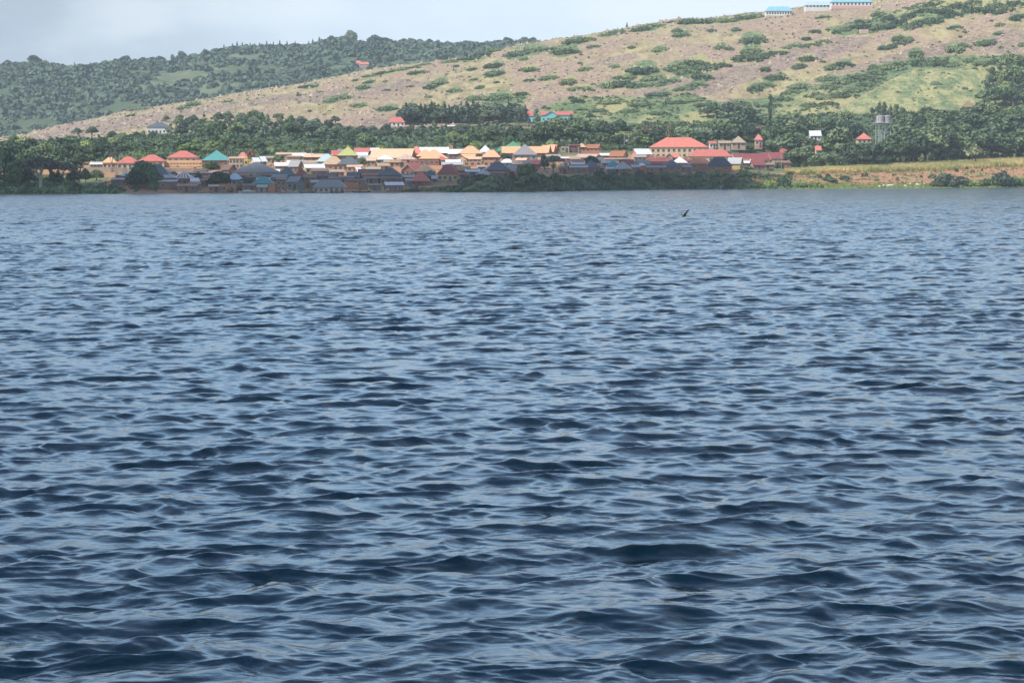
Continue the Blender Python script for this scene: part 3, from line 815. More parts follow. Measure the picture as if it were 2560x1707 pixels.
WM = {
 'brick': wallmat('brick', (0.36, 0.155, 0.095), 'brick'), 'orange': wallmat('orange', (0.52, 0.29, 0.17), 'brick'), 'mud': wallmat('mud', (0.30, 0.17, 0.115), 'brick'), 'pale': wallmat('pale', (0.46, 0.36, 0.27), 'brick'),
 'cream': wallmat('cream', (0.64, 0.50, 0.33)), 'peach': wallmat('peach', (0.72, 0.44, 0.24)), 'yellow': wallmat('yellow', (0.52, 0.38, 0.15)), 'white': wallmat('white', (0.72, 0.69, 0.63)), 'grey': wallmat('grey', (0.30, 0.28, 0.26)),
 'maroon': wallmat('maroon', (0.24, 0.06, 0.06)), 'turquoise': wallmat('turquoise', (0.25, 0.56, 0.55)), 'terracotta': wallmat('terracotta', (0.46, 0.20, 0.12)), 'tin': wallmat('tin', (0.20, 0.20, 0.20)),
 'vivid': wallmat('vivid', (0.62, 0.52, 0.06)), 'stone': wallmat('stone', (0.40, 0.32, 0.25), 'brick'), 'brown': wallmat('brown', (0.25, 0.15, 0.11)), 'pink': wallmat('pink', (0.60, 0.40, 0.34)),
}
M_PANE = plain('window_dark', (0.035, 0.040, 0.05), 0.25)
M_FRAME = plain('window_frame', (0.42, 0.37, 0.32), 0.7)
M_DOOR = plain('door_wood', (0.10, 0.06, 0.04), 0.7)
M_DOORB = plain('door_blue', (0.06, 0.12, 0.17), 0.6)
M_OPENSHADE = plain('opening_shade', (0.03, 0.025, 0.025), 0.9)  # near-black slab painted as the shade inside open fronts
M_TRIM = plain('trim_white', (0.70, 0.66, 0.62), 0.7)
M_POLE = plain('pole_wood', (0.40, 0.35, 0.29), 0.9)
M_STEEL = plain('galvanised_steel', (0.45, 0.46, 0.47), 0.5)
M_BOAT = plain('boat_timber', (0.10, 0.075, 0.06), 0.8)
M_BOATP = plain('boat_pale', (0.48, 0.38, 0.30), 0.8)

def boxp(x0, x1, y0, y1, z0, z1):
    V = np.array([(x, y, z) for z in (z0, z1) for y in (y0, y1) for x in (x0, x1)], float)
    return V, [(0, 2, 3, 1), (4, 5, 7, 6), (0, 1, 5, 4), (2, 6, 7, 3), (0, 4, 6, 2), (1, 3, 7, 5)]
def part(name, parts, mat, parent, label=None):
    V, Fc = join(parts)
    o = mesh_np(name, V, Fc, mat, parent)
    if label: o['label'] = label
    return o
def thick(V, Fc, t=0.07):
    """give an open sheet of faces a thickness, downwards"""
    n = len(V); V2 = np.concatenate([V, V - (0, 0, t)])
    F2 = [tuple(f) for f in Fc] + [tuple(n + i for i in reversed(f)) for f in Fc]
    from collections import Counter
    ed = Counter(); dirs = {}
    for f in Fc:
        for a, b in zip(f, f[1:] + f[:1]):
            ed[frozenset((a, b))] += 1; dirs[frozenset((a, b))] = (a, b)
    for k, c in ed.items():
        if c == 1:
            a, b = dirs[k]; F2.append((b, a, n + a, n + b))
    return V2, F2
def window(root, x, y, z, w, h, side='front', void=False, fr=None):
    """a window: frame with its pane as a sub-part, standing 3 mm proud of the wall"""
    def bx(x0, x1, d0, d1, z0, z1):
        if side == 'front': return boxp(x + x0, x + x1, y - d1, y - d0, z + z0, z + z1)
        s = -1 if side == 'left' else 1
        a, b = sorted((y + s * d0, y + s * d1))
        return boxp(a, b, x + x0, x + x1, z + z0, z + z1)
    f = 0.09
    fo = part('window', [bx(-w / 2 - f, w / 2 + f, 0.004, 0.07, -f, 0), bx(-w / 2 - f, w / 2 + f, 0.004, 0.07, h, h + f), bx(-w / 2 - f, -w / 2, 0.004, 0.06, 0, h), bx(w / 2, w / 2 + f, 0.004, 0.06, 0, h), bx(-0.03, 0.03, 0.03, 0.05, 0, h)], fr or M_FRAME, root)
    part('pane', [bx(-w / 2, w / 2, 0.004, 0.03, 0, h)], M_OPENSHADE if void else M_PANE, fo)

def house(kind, x0, x1, ridge, eave, roof, wall, label, wh=2.8, rz=0.0, d=None, win=None, door=True, oh=0.45, Y=None, name='house', cat='house', group=None, winrow=None, trim=False, roof2=None, hilly=False, base=None, rlen=None, drop=0.0, doorm=None, lm=None, shift=0.0):
    pc = (x0 + x1) / 2
    if Y is None:
        Y = depth_hill(pc, eave, lift=wh) if hilly else depth_for(pc, eave, wh)
    Y += shift
    Xc, ze = at(pc, eave, Y)
    wpx = (x1 - x0) / F * Y
    w_ = max(1.6, wpx - 2 * oh)
    if d is None: d = min(max(3.0, 0.75 * w_), 9.0)
    if kind in 'PH': d = min(max(d, 0.7 * w_), 10.5)
    a = R(rz)
    if rz:      # keep the apparent width
        w_ = max(1.6, (wpx - 2 * oh - abs(math.sin(a)) * d) / max(0.5, math.cos(a)))
    yr = Y + (d / 2 if kind in 'PHG' else 0.0)
    zr = float(zat(pc, ridge, yr)) if kind not in 'LW' else float(zat(pc, ridge, Y + d))
    ze = float(ze); wh_ = wh
    rh = max(0.25, zr - ze)
    if kind == 'W': rh = 0
    # the origin: middle of the front wall at ground level
    yc = Y + d / 2 * math.cos(a) if rz else Y + d / 2
    root = empty(name, (float(Xc), yc, ze - wh_), a, label, cat, group)
    hw, hd = w_ / 2, d / 2
    z0 = -1.6
    e = wh_
    # walls
    wp = []
    if kind in 'PHW' or kind == 'L':
        if kind == 'W':
            t_ = 0.18
            wp = [boxp(-hw, hw, -hd, -hd + t_, z0, e), boxp(-hw, hw, hd - t_, hd, z0, e * 0.96), boxp(-hw, -hw + t_, -hd + t_, hd - t_, z0, e * 0.98), boxp(hw - t_, hw, -hd + t_, hd - t_, z0, e * 0.97)]
        elif kind == 'L':
            V = np.array([(-hw, -hd, z0), (hw, -hd, z0), (hw, hd, z0), (-hw, hd, z0), (-hw, -hd, e - 0.02), (hw, -hd, e - 0.02), (hw, hd, e + rh - 0.02), (-hw, hd, e + rh - 0.02)])
            wp = [(V, [(0, 3, 2, 1), (4, 5, 6, 7), (0, 1, 5, 4), (1, 2, 6, 5), (2, 3, 7, 6), (3, 0, 4, 7)])]
        else:
            wp = [boxp(-hw, hw, -hd, hd, z0, e - 0.02)]
    elif kind == 'G':
        V = np.array([(-hw, -hd, z0), (hw, -hd, z0), (hw, hd, z0), (-hw, hd, z0), (-hw, -hd, e), (hw, -hd, e), (hw, hd, e), (-hw, hd, e), (-hw, 0, e + rh - 0.06), (hw, 0, e + rh - 0.06)])
        wp = [(V, [(0, 3, 2, 1), (0, 1, 5, 4), (2, 3, 7, 6), (1, 2, 6, 9, 5), (3, 0, 4, 8, 7), (4, 5, 9, 8), (8, 9, 6, 7)])]
    elif kind == 'E':
        V = np.array([(-hw, -hd, z0), (hw, -hd, z0), (hw, hd, z0), (-hw, hd, z0), (-hw, -hd, e), (hw, -hd, e), (hw, hd, e), (-hw, hd, e), (0, -hd, e + rh - 0.06), (0, hd, e + rh - 0.06)])
        wp = [(V, [(0, 3, 2, 1), (0, 1, 5, 8, 4), (2, 3, 7, 9, 6), (1, 2, 6, 5), (3, 0, 4, 7), (4, 8, 9, 7), (8, 5, 6, 9)])]
    part('wall', wp, WM[wall], root)
    # roof
    X, Yy = hw + oh, hd + oh
    ro = None
    sl = rh / (hd + oh) * oh if kind in 'G' else 0
    if kind in 'PH':
        L = (0 if kind == 'P' else (max(0.5, 0.20 * X) if rlen is None else rlen * X))
        V = np.array([(-X, -Yy, e), (X, -Yy, e), (X, Yy, e), (-X, Yy, e), (-L, 0, e + rh), (L, 0, e + rh)]) if L else np.array([(-X, -Yy, e), (X, -Yy, e), (X, Yy, e), (-X, Yy, e), (0, 0, e + rh)])
        if L: sides = [(0, 1, 5, 4), (1, 2, 5), (2, 3, 4, 5), (3, 0, 4)]
        else: sides = [(0, 1, 4), (1, 2, 4), (2, 3, 4), (3, 0, 4)]
        if roof2:
            V2, F2 = thick(V, sides, 0.09)
            rmesh = mesh_np('roof', V2, F2, mats=[RM[roof], RM[roof2]], midx=[1 if i == 1 else 0 for i in range(len(F2))], parent=root)
            ro = rmesh
        else:
            ro = part('roof', [thick(V, sides, 0.09)], RM[roof], root)
    elif kind == 'G':
        V = np.array([(-X, -Yy, e - 0.0), (X, -Yy, e - 0.0), (X, 0, e + rh), (-X, 0, e + rh), (X, Yy, e), (-X, Yy, e)])
        ro = part('roof', [thick(V, [(0, 1, 2, 3), (3, 2, 4, 5)], 0.08)], RM[roof], root)
    elif kind == 'E':
        V = np.array([(-X, -Yy, e), (0, -Yy, e + rh), (0, Yy, e + rh), (-X, Yy, e), (X, -Yy, e), (X, Yy, e)])
        ro = part('roof', [thick(V, [(0, 1, 2, 3), (1, 4, 5, 2)], 0.08)], RM[roof], root)
    elif kind == 'L':
        V = np.array([(-X, -Yy, e), (X, -Yy, e), (X, Yy, e + rh), (-X, Yy, e + rh)])
        ro = part('roof', [thick(V, [(0, 1, 2, 3)], 0.08)], RM[roof], root)
    if trim and kind in 'EG':
        if kind == 'E':
            tp = []
            for s in (-1, 1):
                V = np.array([(s * X, -Yy - 0.06, e - 0.22), (0, -Yy - 0.06, e + rh - 0.2), (0, -Yy - 0.06, e + rh + 0.06), (s * X, -Yy - 0.06, e + 0.06)])
                V = np.concatenate([V, V + (0, 0.055, 0)])
                tp.append((V, [(0, 1, 2, 3), (7, 6, 5, 4), (0, 4, 5, 1), (1, 5, 6, 2), (2, 6, 7, 3), (3, 7, 4, 0)]))
        else:
            tp = []
            for sx in (-1, 1):
                for s in (-1, 1):
                    V = np.array([(sx * (X + .003), s * Yy, e - 0.22), (sx * (X + .003), 0, e + rh - 0.2), (sx * (X + .003), 0, e + rh + 0.06), (sx * (X + .003), s * Yy, e + 0.06)])
                    V = np.concatenate([V, V + (sx * 0.055, 0, 0)])
                    tp.append((V, [(0, 1, 2, 3), (7, 6, 5, 4), (0, 4, 5, 1), (1, 5, 6, 2), (2, 6, 7, 3), (3, 7, 4, 0)]))
        part('bargeboard', tp, M_TRIM, ro)
    # openings
    nwin = int(round(w_ / 3.2)) if win is None else win
    q = PR.random()
    if nwin > 0 or door:
        slots = nwin + (1 if door else 0)
        di = slots // 2 if door else -1
        rows = winrow or [(min(1.0, e * 0.36), min(1.1, e * 0.40))]
        for i in range(slots):
            x = -hw + (i + 0.5) * 2 * hw / slots
            if i == di:
                part('door', [boxp(x - 0.5, x + 0.5, -hd - 0.05, -hd - 0.004, -1.0, min(2.05, e - 0.3))], doorm or (M_DOOR if q < 0.6 else M_DOORB), root)
            else:
                for (zb, hh) in rows: window(root, x, -hd, zb, min(1.1, 2 * hw / slots * 0.55), hh)
    if abs(rz) > 8:
        sd = 'right' if rz < 0 else 'left'
        window(root, 0, hw if sd == 'right' else -hw, min(1.0, e * 0.36), 0.9, 0.9, sd)
    if lm: LAND.append((lm, pc, ridge))
    return root, Y, (w_, d, e, rh)

VG = 'houses of the lakeside village'
def V(*a, **k):
    k.setdefault('group', VG)
    return house(*a, **k)
# ---- the far left: compound on the rise
V('L', 223, 262, 404, 411, 'white', 'grey', 'small low shed with a white roof and four windows, leftmost building of the village', wh=1.5, win=4, door=False, d=4, name='shed', cat='shed', lm='the small white shed')
V('H', 254, 292, 393, 407, 'orange', 'peach', 'small house with an orange hipped roof, between the white shed and the long red roofs', lm='the leftmost orange roof')
V('L', 268, 299, 411, 413, 'peach', 'peach', 'low flat orange lean-to in front of the leftmost orange roofed house', wh=1.3, d=3, win=0, door=False, name='lean_to', cat='shed')
V('H', 289, 348, 392, 408, 'red', 'cream', 'cream house with a red hipped roof just behind the pale boundary wall', lm='the pair of red roofs')
V('H', 342, 412, 387, 403, 'red', 'peach', 'wide red hipped roof rising behind the big round shore tree', lm='the red roof behind the big round tree')
V('H', 415, 494, 377, 394, 'red', 'cream', 'cream house with a tall red hipped roof above the long peach building', lm='the tall red roof at the left')
r_, Yp, _ = V('W', 389, 507, 401, 401, 'peach', 'peach', 'long flat roofed peach building with two rows of small windows', wh=2.9, d=6, win=14, door=False, winrow=[(1.3, 0.42)], name='block', cat='building', lm='the long peach building')
V('H', 352, 426, 410, 440, 'slate', 'brick', 'house with a big dark slate roof half hidden behind the round shore tree', d=9)
V('L', 285, 318, 436, 439, 'brown', 'mud', 'flat brown brick house left of the big round shore tree', wh=2.2, d=5)
V('G', 304, 324, 431, 440, 'lightgrey', 'mud', 'small grey gabled roof peeping out left of the big round tree', wh=2.4, d=4, rz=-15)
V('L', 275, 318, 444, 449, 'lightgrey', 'brick', 'low shack with a pale sheet roof under the round tree at the left shore', wh=2.3, d=4, name='shack', cat='shack')
V('W', 342, 381, 449, 449, 'brown', 'mud', 'roofless brown mud brick box on the red bank below the round tree', wh=3.2, d=6, win=0, door=False, name='unfinished_house')
V('L', 393, 442, 448, 454, 'lightgrey', 'brown', 'shed with a pale sloping roof and a tall dark door near the left shore', wh=3.0, d=5, win=1, name='shed', cat='shed', doorm=M_DOORB)
V('G', 412, 430, 422, 430, 'brown', 'grey', 'tiny dark gabled house in front of the left end of the peach building', rz=10, d=4)
V('E', 424, 444, 428, 436, 'brown', 'brown', 'small dark gable facing the lake left of the striped tent roof', d=5, wh=2.4)
V('P', 434, 482, 428, 444, 'redstripe', 'brown', 'house with a steep roof striped in dark red and white', wh=2.6, lm='the striped red and white roof')
V('L', 440, 471, 443, 446, 'lightgrey', 'mud', 'flat brown box house directly below the striped red and white roof', wh=2.6, d=4)
V('G', 469, 499, 445, 454, 'white', 'pale', 'small house with a white sheet roof right of the striped red roof', wh=2.6, rz=12, d=5)
V('L', 440, 493, 459, 465, 'rust', 'mud', 'long low shore shed with a rusty and grey roof, leftmost at the waterline', wh=2.4, d=4, name='shed', cat='shed')
V('G', 484, 518, 422, 430, 'brown', 'brick', 'low dark roofed house just under the right end of the peach building', d=5)
V('L', 490, 532, 428, 432, 'lightgrey', 'mud', 'wide low brown house with pale roof sheets, left of the two shore bushes', wh=2.6, d=6, win=4)
V('L', 452, 488, 430, 433, 'brown', 'brown', 'brown walled house right behind the striped red and white roof', wh=2.6, d=5, win=3)
V('P', 503, 575, 376, 401, 'teal', 'brick', 'brick house under a steep teal pyramid roof with a striped right face', wh=3.2, roof2='tealglare', lm='the teal pyramid roof', win=3)
r_, Ysc, _ = V('L', 570, 609, 392, 396, 'orange', 'cream', 'two storey house under construction wrapped in pole scaffolding', wh=4.3, d=5, win=4, door=False, winrow=[(0.5, 1.2), (2.5, 1.2)], lm='the scaffolded house')
V('W', 608, 622, 397, 398, 'white', 'vivid', 'bright yellow wall block beside the scaffolded house', wh=3.0, d=3, win=1, door=False, name='shop', cat='shop')
V('H', 592, 621, 381, 397, 'red', 'cream', 'small steep red roof above the scaffolded house', lm='the red roof above the scaffolding')
V('L', 655, 700, 391, 395, 'tan', 'pale', 'long low beige walled house behind the two white gables', wh=2.4, d=5, win=3)
V('G', 640, 668, 391, 404, 'white', 'pale', 'right one of two pale gabled houses with white roofs', rz=28, d=5, wh=2.2)
V('G', 621, 652, 394, 405, 'white', 'cream', 'left one of two pale gabled houses with white roofs', rz=28, d=5, wh=2.2, lm='the two white gables')
V('H', 577, 698, 406, 431, 'grey', 'cream', 'broad weathered grey hipped roof with cream walls beneath, left of centre', wh=2.9, rlen=0.12, win=5, lm='the broad grey hipped roof')
V('G', 550, 590, 412, 425, 'brown', 'brick', 'brown gabled brick house right of the round dark tree', rz=-25, d=6, wh=2.4)
V('L', 583, 619, 432, 439, 'rust', 'brown', 'rusty sheet roof directly below the broad grey hipped roof', wh=2.2, d=4)
V('G', 614, 652, 438, 444, 'brown', 'mud', 'low brown roof right of the rusty sheet roof, below the broad grey one', wh=2.2, d=4)
V('H', 566, 606, 433, 449, 'paleblue', 'grey', 'pale blue hipped roof showing right of the dome shaped shore bush', wh=2.4)
V('H', 630, 684, 441, 459, 'teal', 'brick', 'low house with a teal hipped roof close to the shore', wh=2.5, lm='the teal shore roof')
V('W', 545, 593, 459, 460, 'rust', 'terracotta', 'flat topped rust red brick building at the waterline', wh=3.1, d=5, win=1, lm='the rust red shore building')
V('L', 519, 562, 461, 466, 'ruststripe', 'mud', 'shack with a ragged striped sheet roof left of the rust red shore building', wh=2.2, d=4, name='shack', cat='shack')
V('L', 640, 668, 461, 468, 'lightgrey', 'pale', 'little pale hut with a grey roof at the waterline', wh=1.8, d=3, win=0, name='hut', cat='hut')
V('W', 668, 692, 459, 460, 'brown', 'terracotta', 'low brick wall block between the pale hut and the tall brown brick block', wh=3.0, d=4, win=0, door=False, name='outbuilding', cat='shed')
V('L', 688, 716, 445, 449, 'brown', 'mud', 'tall flat topped brown brick block by the water', wh=4.6, d=5, win=2, door=False, winrow=[(1.0, 0.8), (2.9, 0.8)], lm='the tall brown brick block')
V('G', 678, 718, 436, 444, 'grey', 'brown', 'low grey roof behind the tall brown brick block', wh=2.2, d=5)
V('H', 693, 739, 418, 439, 'slate', 'brown', 'steep dark slate hipped roof left of the small maroon roof', wh=2.4, d=9)
V('P', 731, 775, 421, 440, 'maroon', 'brown', 'small maroon roof between the dark slate roof and the yellow house', wh=2.2)
V('G', 681, 724, 406, 415, 'white', 'brick', 'low house with patchy pale roof sheets right of the broad grey roof', wh=2.4, rz=10, d=5)
V('G', 720, 758, 401, 417, 'greystripe', 'brown', 'steep roof in light and dark stripes left of the yellow house', rz=-20, d=5, wh=2.2)
V('L', 716, 752, 389, 392, 'tan', 'pale', 'long pale boundary like building with a flat roof under the pale upper roofs', wh=2.6, d=4, win=0, door=False, name='outbuilding', cat='shed')
V('L', 688, 764, 381, 386, 'orange', 'pale', 'long low orange roof at the upper edge of the village, left of centre', wh=2.4, d=6, win=5, lm='the long low orange roof')
V('G', 729, 784, 384, 391, 'white', 'pale', 'long white roof in front of the long low orange roof', wh=2.2, d=5)
V('G', 759, 808, 385, 393, 'peach', 'brick', 'pale peach roof over red brick, left of the blue tinted roof', wh=2.2, d=5)
V('G', 716, 756, 401, 406, 'white', 'pale', 'flat white roof just above the striped light and dark roof', wh=1.8, d=3)
V('G', 757, 812, 401, 408, 'tan', 'pale', 'low tan roof right above the yellow walled house', wh=1.8, d=4)
V('G', 753, 813, 410, 420, 'white', 'yellow', 'yellow walled house with a white roof and four windows', rz=14, d=6, wh=2.7, win=4, door=False, lm='the yellow walled house')
V('H', 790, 841, 385, 404, 'paleblue', 'pale', 'house with a blue tinted hipped roof near the centre left', lm='the blue tinted roof')
V('H', 803, 862, 391, 411, 'orangegrey', 'orange', 'faded orange and khaki roof joined to a dark grey one', wh=3.0, d=9, lm='the faded orange roof')
r_, Yd, _ = V('H', 842, 899, 392, 411, 'slate', 'orange', 'orange brick house with a dark grey hipped roof and deep shaded porch', wh=3.0, d=9, win=3, lm='the porch house')
V('G', 842, 862, 373, 388, 'grey', 'brown', 'dark grey roof slope peeping out left of the yellow and green pyramid', d=6)
V('G', 820, 851, 376, 389, 'red', 'pale', 'red gabled roof left of the yellow and green pyramid roof', rz=20, d=6)
V('P', 842, 896, 366, 389, 'yellowgreen', 'brown', 'steep pyramid roof painted yellow in front and green on its right face', roof2='green', lm='the yellow and green pyramid')
V('G', 884, 930, 370, 381, 'red', 'white', 'long red roof right behind the yellow and green pyramid', d=8)
V('G', 925, 948, 370, 384, 'white', 'white', 'white roof slope left of the huge peach coloured roof', d=8)
V('L', 884, 919, 381, 392, 'white', 'white', 'bright white sloping roof right of the yellow and green pyramid', wh=2.2, d=6)
V('E', 916, 936, 377, 386, 'brown', 'brick', 'little dark gable wedged between the white roof and the huge peach roof', d=5)
V('G', 894, 926, 388, 396, 'lightgrey', 'pale', 'low grey roof between the porch house and the huge peach roof', wh=2.0, d=4)
V('G', 903, 940, 396, 402, 'peach', 'orange', 'low peach roof above the small tree beside the porch house', wh=2.0, d=4)
V('G', 923, 1040, 372, 395, 'peach', 'brown', 'huge peach coloured roof, the longest of the village, with a dark right gable', rz=-10, d=11, wh=2.8, win=5, lm='the huge peach roof')
V('P', 938, 986, 387, 399, 'white', 'pale', 'white pyramid roof in front of the huge peach roof', wh=2.2, lm='the white pyramid roof')
V('H', 988, 1043, 386, 399, 'ruststripe', 'brick', 'rust streaked hipped roof in front of the huge peach roof', wh=2.4, rlen=0.1, lm='the rust streaked roof')
V('L', 958, 1002, 400, 406, 'tan', 'orange', 'patchwork of pale sheets roofing a low house under the white pyramid', wh=2.0, d=4)
V('W', 972, 1019, 402, 402, 'brown', 'orange', 'bare orange brick wall block below the rust streaked roof', wh=2.6, d=4, win=2, door=False, name='unfinished_house')
V('W', 1021, 1100, 400, 400, 'brown', 'brick', 'long low brick house without a pitched roof, below the twin orange roofs', wh=2.4, d=5, win=5)
V('H', 1025, 1056, 366, 384, 'brightred', 'brick', 'bright red hipped roof at the right end of the huge peach roof', lm='the bright red hipped roof')
V('G', 1047, 1122, 368, 383, 'white', 'grey', 'very long white warehouse like roof at the back centre of the village', d=9, wh=2.6, lm='the long white roof')
V('G', 1119, 1162, 373, 385, 'white', 'brick', 'white roof continuing right of the very long white one', d=7, wh=2.6)
V('W', 1122, 1135, 362, 363, 'orange', 'orange', 'narrow orange tower block behind the long white roof', wh=4.4, d=3, win=1, door=False, name='tower_block', cat='building')
V('H', 1038, 1088, 374, 391, 'orange', 'brick', 'left one of two orange hipped roofs close together in the centre', rlen=0.15)
V('H', 1046, 1122, 374, 397, 'orange', 'brick', 'right and larger one of two orange hipped roofs close together in the centre', rlen=0.1, wh=2.6, lm='the twin orange roofs')
V('G', 1094, 1116, 391, 401, 'red', 'brick', 'small red gabled roof at the foot of the larger central orange roof', rz=15, d=5, wh=2.0)
V('H', 1144, 1207, 365, 384, 'orange', 'brown', 'brown walled house under a clean orange hipped roof right of centre', wh=3.0, lm='the clean orange roof')
V('P', 1196, 1230, 363, 380, 'white', 'white', 'steep white and pale blue roof with a dark little gable', lm='the steep white roof')
V('H', 1204, 1252, 375, 393, 'orange', 'brick', 'orange roof in front of the steep white one', wh=2.8, rlen=0.3)
V('E', 1132, 1170, 386, 400, 'tan', 'cream', 'cream gable wall facing the lake below the clean orange roof', d=6, wh=1.6)
V('G', 1150, 1194, 385, 396, 'orange', 'cream', 'orange slope right beside the cream gable wall', rz=-12, d=6, wh=1.8)
V('G', 1113, 1152, 399, 407, 'white', 'pale', 'dazzling white low roof below the cream gable wall', wh=1.8, d=5)
V('G', 1103, 1158, 405, 412, 'lightgrey', 'brown', 'pale grey low roof behind the maroon roofed yellow house', wh=1.8, d=5)
V('W', 1156, 1206, 404, 404, 'brown', 'orange', 'stretch of open brick walls right of the dazzling white low roof', wh=2.2, d=4, win=3, door=False, name='unfinished_house')
V('W', 1206, 1238, 401, 401, 'brown', 'orange', 'brick house wall under the orange roof in front of the steep white one', wh=3.0, d=4, win=2, door=False, name='unfinished_house')
V('G', 1014, 1050, 407, 426, 'maroon', 'brown', 'maroon roof slope behind the orange gable with white edging', d=6, wh=2.0)
V('E', 1000, 1037, 410, 427, 'maroon', 'terracotta', 'orange gable edged with white boards under a maroon roof', d=4, wh=2.2, trim=True, lm='the white edged orange gable')
V('P', 1034, 1090, 409, 429, 'orange', 'brick', 'orange pyramid roof in the middle of the front rows', wh=2.4, lm='the front orange pyramid')
V('H', 1108, 1148, 410, 428, 'maroon', 'brown', 'second maroon roof peeping out right of the maroon roofed yellow house', wh=2.0)
V('H', 1091, 1147, 411, 435, 'maroon', 'yellow', 'yellow brown house with a large maroon roof above the shore terrace', wh=3.0, rlen=0.2, win=3, doorm=M_DOORB, lm='the maroon roofed yellow house')
V('H', 1057, 1094, 426, 440, 'slate', 'brown', 'dark grey green roof left of the maroon roofed yellow house', wh=2.0)
V('H', 1024, 1076, 431, 453, 'red', 'brick', 'faded red roof reaching low, above the small red shop', wh=1.6)
V('G', 1080, 1092, 439, 447, 'lightgrey', 'brown', 'tiny white gable left of the yellow brown house', wh=1.6, d=4)
V('W', 1027, 1048, 458, 459, 'maroon', 'maroon', 'small red painted shop close to the water', wh=2.2, d=4, win=1, name='shop', cat='shop', lm='the small red shop')
V('H', 942, 1005, 419, 438, 'slate', 'brick', 'tall brick house with a slate blue hipped roof near the shore', wh=3.4, win=3, lm='the slate blue roof')
V('G', 956, 1011, 455, 463, 'white', 'brick', 'brick shore house with a bright white metal roof', rz=12, d=5, wh=2.5, lm='the white shore roof')
V('L', 919, 954, 460, 462, 'tan', 'brown', 'open fronted shelter with a thin pale roof edge at the shore', wh=2.5, d=4, win=0, name='shelter', cat='shelter')
V('W', 857, 897, 455, 456, 'maroon', 'terracotta', 'dark red brick wall block at the shore right of the big grey roof', wh=2.6, d=4, win=0, door=False, name='outbuilding', cat='shed')
V('W', 896, 922, 457, 458, 'brown', 'mud', 'plain brown brick block left of the open fronted shelter', wh=2.6, d=4, win=0, door=False, name='outbuilding', cat='shed')
V('H', 780, 864, 449, 468, 'grey', 'pink', 'large pinkish house with a grey hipped roof standing at the waterline', wh=2.4, rlen=0.55, win=5, lm='the large grey shore roof')
V('G', 715, 760, 441, 455, 'grey', 'tin', 'corrugated metal house with a grey gabled roof near the shore', rz=-20, d=6, wh=3.0, lm='the corrugated metal house')
V('W', 756, 782, 449, 451, 'brown', 'mud', 'mud walled house between the corrugated house and the big grey roof', wh=3.0, d=4, win=0)
V('G', 776, 800, 450, 456, 'lightgrey', 'mud', 'small light roof just left of the big grey shore roof', wh=2.6, d=3)
V('G', 757, 792, 435, 444, 'thatch', 'brown', 'brown thatched roof below the yellow walled house', wh=2.0, d=5, lm='the thatched roof')
V('G', 788, 842, 432, 441, 'brown', 'brown', 'long dark brown roof right of the thatched one', wh=1.8, d=5)
V('L', 820, 868, 441, 447, 'brown', 'mud', 'low dark roofed row right behind the big grey shore roof', wh=2.0, d=4)
V('G', 866, 900, 430, 443, 'slate', 'brown', 'dark low roof under the white walled small gable', wh=2.0, d=5)
V('L', 845, 886, 440, 445, 'maroon', 'tin', 'shop front with a sagging maroon awning roof and dark open interior', wh=2.6, d=4, win=1, name='shop', cat='shop', doorm=M_OPENSHADE)
V('G', 880, 907, 418, 430, 'white', 'brick', 'small brick gable with a white roof at its right', rz=25, d=5, wh=1.8)
V('G', 894, 957, 423, 433, 'brown', 'mud', 'long brown rusted roof left of the slate blue roof', wh=3.0, d=5)
V('L', 908, 948, 441, 446, 'brown', 'mud', 'brown ramshackle house below the long brown rusted roof', wh=2.4, d=4, win=2)
V('G', 914, 952, 417, 424, 'tan', 'pale', 'pale low roof above the long brown rusted roof', wh=1.8, d=4)
V('G', 938, 975, 408, 415, 'tan', 'orange', 'sand coloured gable roof below the white pyramid roof', rz=12, wh=1.8, d=4)
V('G', 1141, 1176, 416, 427, 'thatch', 'brown', 'grey brown roof right of the maroon roofed yellow house', wh=2.0, d=5)
V('L', 1162, 1199, 422, 429, 'white', 'brown', 'flat white roof left of the pale grey pyramid', wh=1.8, d=4)
V('L', 1192, 1216, 413, 417, 'lightgrey', 'brown', 'short pale roof strip left of the wide slate roof', wh=1.8, d=4)
V('L', 1145, 1172, 432, 437, 'maroon', 'maroon', 'dim red shack hung with washing right of the yellow brown house', wh=2.6, d=3, name='shack', cat='shack', win=1)
V('H', 1212, 1276, 404, 425, 'slate', 'brick', 'wide slate roof on brick walls above the shore bushes', wh=3.4, win=2, lm='the wide slate roof')
V('P', 1186, 1233, 421, 437, 'lightgrey', 'brick', 'pale grey pyramid roof right of the centre front', wh=2.2, lm='the pale grey pyramid')
V('G', 1262, 1299, 414, 429, 'greystripe', 'brick', 'brick house with a grey and white striped roof at the edge of the bushes', rz=-15, d=6, wh=2.4, lm='the grey and white striped roof')
V('H', 1247, 1289, 397, 407, 'white', 'pale', 'bright white roof left of the tall grey pyramid', wh=1.8, lm='the bright white roof')
V('G', 1279, 1305, 403, 411, 'ruststripe', 'brick', 'small streaked roof below the tall grey pyramid', wh=1.8, d=4)
V('G', 1300, 1328, 403, 411, 'grey', 'brick', 'small plain grey roof between the streaked roof and the red one', wh=1.8, d=4)
V('G', 1316, 1354, 400, 411, 'red', 'brick', 'lone red roof left of the bare tree clump in the middle right', wh=1.8, d=5)
V('P', 1281, 1344, 360, 387, 'grey', 'grey', 'tall grey pyramid roof on grey walls with arched windows', wh=2.8, win=3, lm='the tall grey pyramid')
V('G', 1254, 1302, 366, 383, 'orange', 'orange', 'broad orange slope left of the tall grey pyramid', d=9, wh=2.6)
V('H', 1241, 1262, 367, 378, 'green', 'cream', 'short green roof left of the broad orange slope', d=5)
V('P', 1262, 1304, 353, 367, 'green', 'cream', 'green pyramid roof behind the broad orange slope', lm='the green pyramid roof')
V('G', 1320, 1367, 366, 383, 'orange', 'brick', 'orange roof directly right of the tall grey pyramid', d=9, wh=2.6)
